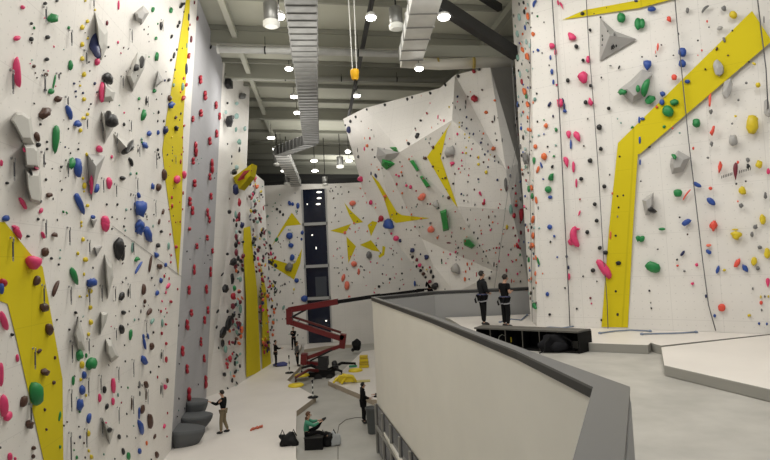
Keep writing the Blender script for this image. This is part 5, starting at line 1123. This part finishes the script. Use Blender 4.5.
STAND = dict(pel=(0,0,.95), che=(0,.01,1.32), nek=(0,.01,1.48), hed=(0,.03,1.63),
    shL=(-.18,0,1.40), elL=(-.24,-.03,1.12), wrL=(-.25,.05,.87), shR=(.18,0,1.40), elR=(.24,-.03,1.12), wrR=(.25,.05,.87),
    hiL=(-.09,0,.9), knL=(-.11,.02,.49), anL=(-.12,0,.08), hiR=(.09,0,.9), knR=(.11,.02,.49), anR=(.12,0,.08))
def person(pos, face, height, pose, top, legs, shoes, label, hair='dark', longhair=False, sleeves='long', coat=False, hood=False, harness=False, up=False, sitting=False):
    k = height/1.76; J = {a: Vector(b)*k for a, b in {**STAND, **pose}.items()}
    root = empty('person', pos, label, 'person'); root.rotation_euler = (0,0,R(face)); root.matrix_world = Matrix.Translation(pos) @ Matrix.Rotation(R(face), 4, 'Z')
    P = {}; E = []
    P['pel'] = (J['pel'], (.125*k,.095*k)); P['che'] = (J['che'], (.14*k,.10*k)); P['nb'] = (J['che'].lerp(J['nek'], .75), (.09*k,.07*k)); P['nek'] = (J['nek'], .052*k)
    hd = (J['hed']-J['nek']).normalized()
    P['jaw'] = (J['hed']-hd*.055*k+Vector((0,.012,0))*k, (.062*k,.07*k)); P['hed'] = (J['hed']+hd*.02*k, (.076*k,.092*k)); P['top'] = (J['hed']+hd*.085*k, (.05*k,.06*k))
    E += [('pel','che'),('che','nb'),('nb','nek'),('nek','jaw'),('jaw','hed'),('hed','top')]
    for s in 'LR':
        P['sh'+s] = (J['sh'+s], .055*k); P['el'+s] = (J['el'+s], .042*k); P['wr'+s] = (J['wr'+s], .028*k)
        d = (J['wr'+s]-J['el'+s]).normalized(); pm = J['wr'+s]+d*.06*k; P['pm'+s] = (pm, (.036*k,.02*k))
        E += [('che','sh'+s),('sh'+s,'el'+s),('el'+s,'wr'+s),('wr'+s,'pm'+s)]
        side = d.cross(Vector((0,0,1))); side = side.normalized() if side.length > .1 else Vector((1,0,0))
        dn = side.cross(d).normalized()
        for fi, (off, ln) in enumerate(((-.03,.06),(-.01,.075),(.01,.07),(.03,.055))):
            a = pm+side*off*k+d*.03*k; b = a+d*ln*.55*k; c = b+(d*.6-dn*.7).normalized()*ln*.45*k
            P[f'f{s}{fi}a'] = (a,.009*k); P[f'f{s}{fi}b'] = (b,.0085*k); P[f'f{s}{fi}c'] = (c,.007*k)
            E += [('pm'+s,f'f{s}{fi}a'),(f'f{s}{fi}a',f'f{s}{fi}b'),(f'f{s}{fi}b',f'f{s}{fi}c')]
        a = J['wr'+s]+d*.04*k+side*(.045 if s=='L' else -.045)*k; P[f't{s}a'] = (a,.011*k); P[f't{s}b'] = (a+(d+side*(.5 if s=='L' else -.5)).normalized()*.045*k,.009*k)
        E += [('wr'+s,f't{s}a'),(f't{s}a',f't{s}b')]
        P['hi'+s] = (J['hi'+s], .08*k); P['kn'+s] = (J['kn'+s], .052*k); P['an'+s] = (J['an'+s], .035*k)
        fd = Vector((0,1,0)) if not sitting else Vector((0,.75,.6)).normalized()
        P['to'+s] = (J['an'+s]+fd*.15*k-Vector((0,0,.03))*k, (.035*k,.025*k)); E += [('pel','hi'+s),('hi'+s,'kn'+s),('kn'+s,'an'+s),('an'+s,'to'+s)]
    skinmesh('body', (P, E), SKIN, root)
    g = .022*k
    def grow(keys, extra=g, over={}):
        return {q: (P[q][0], tuple(c+extra for c in (P[q][1] if isinstance(P[q][1], tuple) else (P[q][1],)*2))) if q not in over else over[q] for q in keys}
    T = grow(['pel','che','nb','shL','shR'], g); T['shL'] = (P['shL'][0], .098*k); T['shR'] = (P['shR'][0], .098*k)
    TE = [('pel','che'),('che','nb'),('che','shL'),('che','shR')]
    T['wst'] = (J['pel'].lerp(J['che'], .45), (.16*k,.13*k)); T['che'] = (J['che'], (.185*k,.145*k)); TE = [('pel','wst'),('wst','che'),('che','nb'),('che','shL'),('che','shR')]
    for s in 'LR':
        if sleeves == 'long':
            T['el'+s] = (J['el'+s], .07*k); T['cu'+s] = (J['el'+s].lerp(J['wr'+s], .92), .042*k); TE += [('sh'+s,'el'+s),('el'+s,'cu'+s)]
        else:
            T['sl'+s] = (J['sh'+s].lerp(J['el'+s], .65), .062*k); TE += [('sh'+s,'sl'+s)]
    if coat: T['hem'] = (J['pel']-Vector((0,0,.3))*k, (.2*k,.17*k)); T['pel'] = (J['pel'], (.17*k,.15*k)); TE.append(('pel','hem'))
    if hood: T['hb'] = (J['nek']+Vector((0,-.05,.01))*k, (.10*k,.07*k)); TE.append(('nb','hb'))
    skinmesh('coat' if coat else ('jacket' if sleeves == 'long' else 't_shirt'), (T, TE), top, root)
    L = grow(['pel'], .012*k); LE = []
    L['pel'] = (J['pel']-Vector((0,0,.01))*k, (.135*k,.11*k))
    for s in 'LR':
        L['hi'+s] = (J['hi'+s], .10*k); L['kn'+s] = (J['kn'+s], .08*k); L['cf'+s] = (J['kn'+s].lerp(J['an'+s], .92), .062*k); LE += [('pel','hi'+s),('hi'+s,'kn'+s),('kn'+s,'cf'+s)]
    skinmesh('trousers', (L, LE), legs, root)
    for s in 'LR':
        a = J['an'+s]; fd = (P['to'+s][0]-a).normalized()
        bm = bmesh.new(); M = frame_to(fd); ell(bm, a+fd*.06*k+Vector((0,0,-.02))*k, (.056*k,.15*k,.06*k), 2, rot=M)
        if not sitting:
            for v in bm.verts: v.co.z = max(v.co.z, .0)
        o = obj('shoe', bm, shoes); o.location = root.matrix_world @ Vector(o.location); o.rotation_euler = (0,0,0)
        o.parent = root; o.location = Vector((0,0,0))+ (root.matrix_world.inverted() @ o.location); o.matrix_parent_inverse = Matrix.Identity(4)
    def child(name, bm, mt):
        me = bpy.data.meshes.new(name); bm.to_mesh(me); bm.free(); me.materials.append(mt); o = bpy.data.objects.new(name, me); C.objects.link(o); o.parent = root; return o
    hc = J['hed']+hd*.03*k; bm = bmesh.new()
    ell(bm, hc+Vector((0,-.022,.022))*k, (.089*k,.108*k,.10*k), 3, jit=.12)
    bmesh.ops.delete(bm, geom=[v for v in bm.verts if (v.co-hc).y > .045*k and (v.co-hc).z < .055*k or (v.co-hc).z < -.06*k], context='VERTS')
    if longhair: tube(bm, [hc+Vector((0,-.06,0))*k, hc+Vector((0,-.09,-.12))*k, hc+Vector((0,-.09,-.24))*k], [.07*k,.075*k,.05*k], 10)
    child('hair', bm, HAIRD if hair == 'dark' else HAIRB)
    bm = bmesh.new()
    for x in (-.03,.03): ell(bm, hc+Vector((x,.088,-.012))*k, (.011*k,.007*k,.007*k), 1)
    child('eyes', bm, mat('eye', (.02,.015,.012), .3))
    bm = bmesh.new(); ell(bm, hc+Vector((0,.1,-.035))*k, (.013*k,.02*k,.022*k), 1); child('nose', bm, SKIN)
    bm = bmesh.new(); ell(bm, hc+Vector((0,.085,-.07))*k, (.024*k,.009*k,.006*k), 1); child('mouth', bm, mat('lips', (.35,.11,.09), .5))
    bm = bmesh.new()
    for x in (-.082,.082): ell(bm, hc+Vector((x,0,-.02))*k, (.012*k,.022*k,.032*k), 1)
    child('ears', bm, SKIN)
    if harness:
        bm = bmesh.new(); c0 = J['pel']
        tube(bm, [c0+Vector((math.cos(t)*.17, math.sin(t)*.145, .06))*k if False else c0+Vector((math.cos(t)*.17*k, math.sin(t)*.145*k, .06*k)) for t in [i*math.pi/8 for i in range(17)]], .024*k, 6, cap=False)
        child('harness_belt', bm, mat('harness_blue', (.05,.06,.13), .7))
        for s in (-1,1):
            bm = bmesh.new(); h0 = J['hiL' if s < 0 else 'hiR'].lerp(J['knL' if s < 0 else 'knR'], .25)
            tube(bm, [h0+Vector((math.cos(t)*.115*k, math.sin(t)*.12*k, .02*math.sin(t)*k)) for t in [i*math.pi/6 for i in range(13)]], .022*k, 6, cap=False)
            child('leg_loop', bm, mat('harness_grey', (.28,.28,.30), .7))
        bm = bmesh.new(); tube(bm, [c0+Vector((-.1,-.15,.05))*k, c0+Vector((-.13,-.2,-.1))*k, c0+Vector((-.1,-.18,-.22))*k], .03*k, 6); child('gear_loop', bm, M_BLK)
    return root
bk_ = mat('cloth_black', (.008,.008,.009), .9, spec=.15); kh = mat('cloth_khaki', (.19,.15,.09), .85); gn = mat('cloth_green', (.06,.27,.17), .8); dk = mat('cloth_charcoal', (.016,.017,.019), .9, spec=.15); nv = mat('cloth_navy', (.015,.018,.035), .85); gr_ = mat('cloth_grey', (.12,.12,.12), .85)
shk = mat('shoe_black', (.015,.015,.015), .6)
# person belaying by the grey panel (faces left, arms towards the wall)
person(onz(224,433,mz), 84, 1.72, dict(hed=(0,.05,1.62), elL=(-.2,.2,1.22), wrL=(-.12,.48,1.3), elR=(.22,.1,1.17), wrR=(.12,.32,1.2), knL=(-.1,.07,.49), anR=(.14,-.12,.08), anL=(-.1,.08,.08)), bk_, kh, shk,
       'person in black long-sleeved top and khaki trousers reaching toward the grey panel', harness=False)
person(onz(276,366.5,mz), -80, 1.72, dict(elR=(.2,.15,1.2), wrR=(.12,.42,1.22), elL=(-.2,.12,1.18), wrL=(-.1,.34,1.16)), bk_, bk_, shk, 'person in black standing by the yellow striped wall, hands held out to the right')
person(onz(294,349.5,mz), 170, 1.75, dict(elR=(.16,.1,1.15), wrR=(.06,.22,1.3), elL=(-.16,.1,1.15), wrL=(-.06,.22,1.28)), bk_, bk_, shk, 'person in black standing far back near the back wall, behind another person')
person(onz(297.5,366,mz), -100, 1.6, dict(anR=(.16,.1,.08)), gr_, bk_, shk, 'person in grey top and black trousers standing below the red lift arm', longhair=True)
person(onz(364,423,0), -75, 1.72, dict(elR=(.23,.02,1.13), wrR=(.14,.27,1.08), elL=(-.23,.0,1.13), wrL=(-.1,.25,1.06), hed=(0,.04,1.62)), bk_, bk_, shk, 'person in long black coat with hands forward beside the grey bin', coat=True, hood=True, hair='dark', longhair=True)
person(onz(383,421,0), 80, 1.7, dict(elR=(.2,.15,1.15), wrR=(.1,.36,1.15), elL=(-.2,.15,1.15), wrL=(-.1,.36,1.1)), bk_, bk_, shk, 'person in black almost hidden behind the white parapet edge by the bin')
# standing on the upper platform
person(onz(484,325.5,PAD), -72, 1.83, dict(hed=(0,.03,1.63), elL=(-.22,.02,1.14), wrL=(-.08,.2,1.04), elR=(.22,.03,1.13), wrR=(.06,.22,1.06), anL=(-.06,.03,.08), anR=(.07,-.03,.08), knL=(-.08,.03,.5), knR=(.08,0,.5)), dk, bk_, shk,
       'person in dark hoodie and black leggings standing left behind the black bench', hair='dark', harness=True, hood=True)
person(onz(506.5,327.3,PAD), -62, 1.73, dict(hed=(0,.07,1.60), nek=(0,.02,1.48), elL=(-.23,.02,1.13), wrL=(-.08,.24,1.16), elR=(.23,.02,1.13), wrR=(.06,.25,1.17), anL=(-.15,.05,.08), anR=(.14,-.05,.08)), bk_, bk_, shk,
       'person in black t-shirt and climbing harness looking down, right of the other climber', sleeves='short', harness=True)
person(bc+Vector((.15,0,-.52)), 20, 1.7, dict(elR=(.2,.1,1.15), wrR=(.12,.32,1.1), elL=(-.2,.1,1.15), wrL=(-.12,.32,1.1)), bk_, bk_, shk, 'person in black in the lift basket, head just above the grey parapet')
# seated person on a black crate
cf = onz(304.5,451,0); cg = onz(323,449.5,0)
cr_ = empty('storage_crate', Vector(((cf.x+cg.x)/2, cf.y+.3, 0)), 'black box the person in green sits on, at mat edge', 'crate')
wd = (cg.x-cf.x); cc = Vector(((cf.x+cg.x)/2, cf.y+.3, 0))
bm = bmesh.new(); box(bm, cc+Vector((0,0,.22)), (wd,.55,.44)); obj('box_body', bm, M_BLK, cr_, bevel=.01)
bm = bmesh.new(); box(bm, cc+Vector((0,0,.455)), (wd+.03,.58,.04)); obj('box_lid', bm, mat('dark_lid', (.03,.03,.03), .5), cr_)
sp_ = Vector((cc.x-.3, cc.y, 0))
person(sp_, -80, 1.72, dict(pel=(0,0,.58), che=(0,.03,.95), nek=(0,.08,1.10), hed=(0,.12,1.24), shL=(-.18,.04,1.03), shR=(.18,.04,1.03), elL=(-.2,.28,.92), wrL=(-.12,.5,.98), elR=(.2,.28,.88), wrR=(.12,.52,.96),
    hiL=(-.09,.04,.56), hiR=(.09,.04,.56), knL=(-.12,.45,.72), anL=(-.1,.62,.98), knR=(.13,.5,.6), anR=(.16,.82,.42)), gn, bk_, shk, 'seated person in green jacket on black box pulling on a shoe', hair='brown', longhair=True, sitting=True)
# ------------------------------------------------------------------ loose things on the lower floor
def blob(name, c, r, mt, lab, cat, seed=1, jit=.5, extra=None, zmin=0):
    root = empty(name, Vector((c.x, c.y, zmin)), lab, cat)
    bm = bmesh.new(); ell(bm, c, r, 3, jit=jit, seed=seed)
    for v in bm.verts: v.co.z = max(v.co.z, zmin+.004)
    obj('bag_body', bm, mt, root, True)
    if extra: extra(root, c)
    return root
g = onz(288,446,mz)
def handles(r, c):
    for x in (-.22,.2):
        bm = bmesh.new(); tube(bm, [c+Vector((x-.1,0,.12)), c+Vector((x,0,.38)), c+Vector((x+.1,0,.14))], .025, 6); obj('handle', bm, M_BLK, r)
blob('duffel_bag', g+Vector((0,.15,.17)), (.36,.25,.26), M_BLK, 'black sports bag lying on the white mat left of the seated person', 'bag', 3, .6, handles, mz)
g = onz(328.5,447,0); blob('duffel_bag', g+Vector((0,.2,.2)), (.27,.22,.28), M_BLK, 'black bag on concrete floor by the feet of the seated person', 'bag', 6, .6, handles)
g = onz(335,446,0); blob('plastic_bag', g+Vector((0,.1,.2)), (.2,.16,.3), mat('plastic_pale', (.42,.44,.46), .3), 'crumpled whitish plastic bag beside the black bag on concrete', 'bag', 9, .8)
g = onz(281,366,mz); blob('gear_bag', g+Vector((0,0,.1)), (.45,.25,.16), mat('bag_blue', (.05,.06,.2), .7), 'low dark blue gear bag at the feet of the person by the yellow striped wall', 'bag', 11, .4, None, mz)
g = onz(357,350.5,mz); 
def wheelx(r, c):
    bm = bmesh.new(); tube(bm, [c+Vector((-.3,-.2,-.35)), c+Vector((-.3,.2,-.35))], .12, 12); obj('wheel', bm, M_BLK, r)
blob('wheeled_bag', g+Vector((0,0,.42)), (.34,.3,.45), M_BLK, 'bulky black wheeled bag standing on the far concrete right of the lift arm', 'bag', 14, .45, wheelx, mz)
# orange-red brush-like towel on the mat
a, b = onz(251.5,429.5,mz+.03), onz(262,426.5,mz+.03); bm = bmesh.new()
for i in range(9):
    t = i/8; c = a.lerp(b, t); box(bm, c+Vector((0,.03*math.sin(i*2),.02*abs(math.sin(i*1.3)))), ((b-a).length/7, .22-.05*(i%2), .05), Matrix.Rotation(.2*math.sin(i*1.7),3,'Z'))
o = obj('folded_towel', bm, mat('towel_red', (.50,.13,.08), .9)); tag(o, 'small orange-red towel lying on the white mat', 'towel')
# barrier posts
def post(px, yb, yt, lab, z):
    g = onz(px, yb, z); h = (yb-yt)*(g-EYE).length/F; r = empty('barrier_post', g, lab, 'post')
    bm = bmesh.new(); lathe(bm, g, [(.26,0),(.27,.03),(.2,.06),(.04,.07)], 18); obj('post_base', bm, M_BLK, r)
    for i in range(6):
        bm = bmesh.new(); tube(bm, [g+Vector((0,0,.05+(h-.05)*i/6)), g+Vector((0,0,.05+(h-.05)*(i+1)/6))], .032, 10); obj('post_band', bm, M_BLK if i % 2 else mat('post_white', (.6,.6,.56), .5), r)
    bm = bmesh.new(); ell(bm, g+Vector((0,0,h)), (.05,.05,.06), 2); obj('post_cap', bm, M_BLK, r)
post(289.5, 373, 357, 'thin striped barrier post on mat left of the lift', mz)
post(313, 397.5, 382, 'striped barrier post at the pointed mat corner', mz)
# yellow props on the right-hand mat
g = onz(364,368,mz); r = empty('yellow_crate', g, 'yellow slatted crate stack on the right mat near the parapet', 'crate')
for i in range(4):
    bm = bmesh.new(); box(bm, g+Vector((0,.2,.09+.19*i)), (.6-.03*i,.45,.16)); obj('crate_layer', bm, M_YELLOW if i % 2 == 0 else mat('yellow_shade', (.55,.40,.02), .6), r, bevel=.02)
g = onz(347,384,mz); r = empty('folding_stand', g, 'yellow folded stand lying on the right mat edge in front of the lift', 'stand')
for pts in ([(-.75,0,.1),(-.4,.1,.42),(.35,0,.4),(.5,0,.1)],[(-.6,.3,.1),(-.2,.35,.45),(.3,.3,.35)],[(-.3,-.1,.05),(0,.1,.4)]):
    bm = bmesh.new(); tube(bm, [g+Vector(p) for p in pts], .07, 8); obj('stand_bar', bm, M_YELLOW, r)
bm = bmesh.new(); box(bm, g+Vector((-.05,.2,.22)), (.85,.3,.3)); obj('stand_panel', bm, M_YELLOW, r, bevel=.04)
bm = bmesh.new(); box(bm, g+Vector((.75,.35,.04)), (1.0,.35,.06), Matrix.Rotation(.05,3,'Z')); obj('stand_plate', bm, mat('pale_yellow', (.6,.52,.2), .6), r)
g = onz(353,367,mz); bm = bmesh.new(); box(bm, g+Vector((0,0,.06)), (.5,.25,.1), Matrix.Rotation(.2,3,'Z')); o = obj('green_tray', bm, mat('green_tray', (.05,.35,.18), .5), bevel=.02); tag(o, 'small flat green tray on the right mat left of the yellow crate', 'tray')
# bin
g = onz(373,433,0); r = empty('trash_bin', g, 'grey open-topped bin by the person in the long black coat', 'bin')
bm = bmesh.new(); lathe(bm, g, [(.19,0),(.2,.02),(.25,.92),(.28,.95),(.28,1.0),(.23,1.0),(.2,.4),(.18,.1)], 20); obj('bin_body', bm, mat('bin_grey', (.10,.11,.115), .6), r)
bm = bmesh.new(); tube(bm, [g+Vector((math.cos(t)*.27, math.sin(t)*.27, 1.0)) for t in [i*math.pi/8 for i in range(17)]], .02, 6, cap=False); obj('bin_rim', bm, mat('bin_rim', (.06,.06,.065), .5), r)
# cable on the floor
bm = bmesh.new(); tube(bm, [onz(p[0], p[1], .015) for p in ((338,459),(338,448),(337,436),(339,425),(346,419.5),(356,417.5),(368,418))], .013, 6); o = obj('floor_cable', bm, mat('cable', (.16,.15,.13), .8)); tag(o, 'thin dark cable curving over the concrete floor toward the bin', 'cable')
# small plate on inner grey parapet
p = onz(481,311,PAD+.25)
# ------------------------------------------------------------------ view settings
sc = bpy.context.scene
sc.view_settings.view_transform = 'Standard'; sc.view_settings.look = 'None'; sc.view_settings.exposure = 0
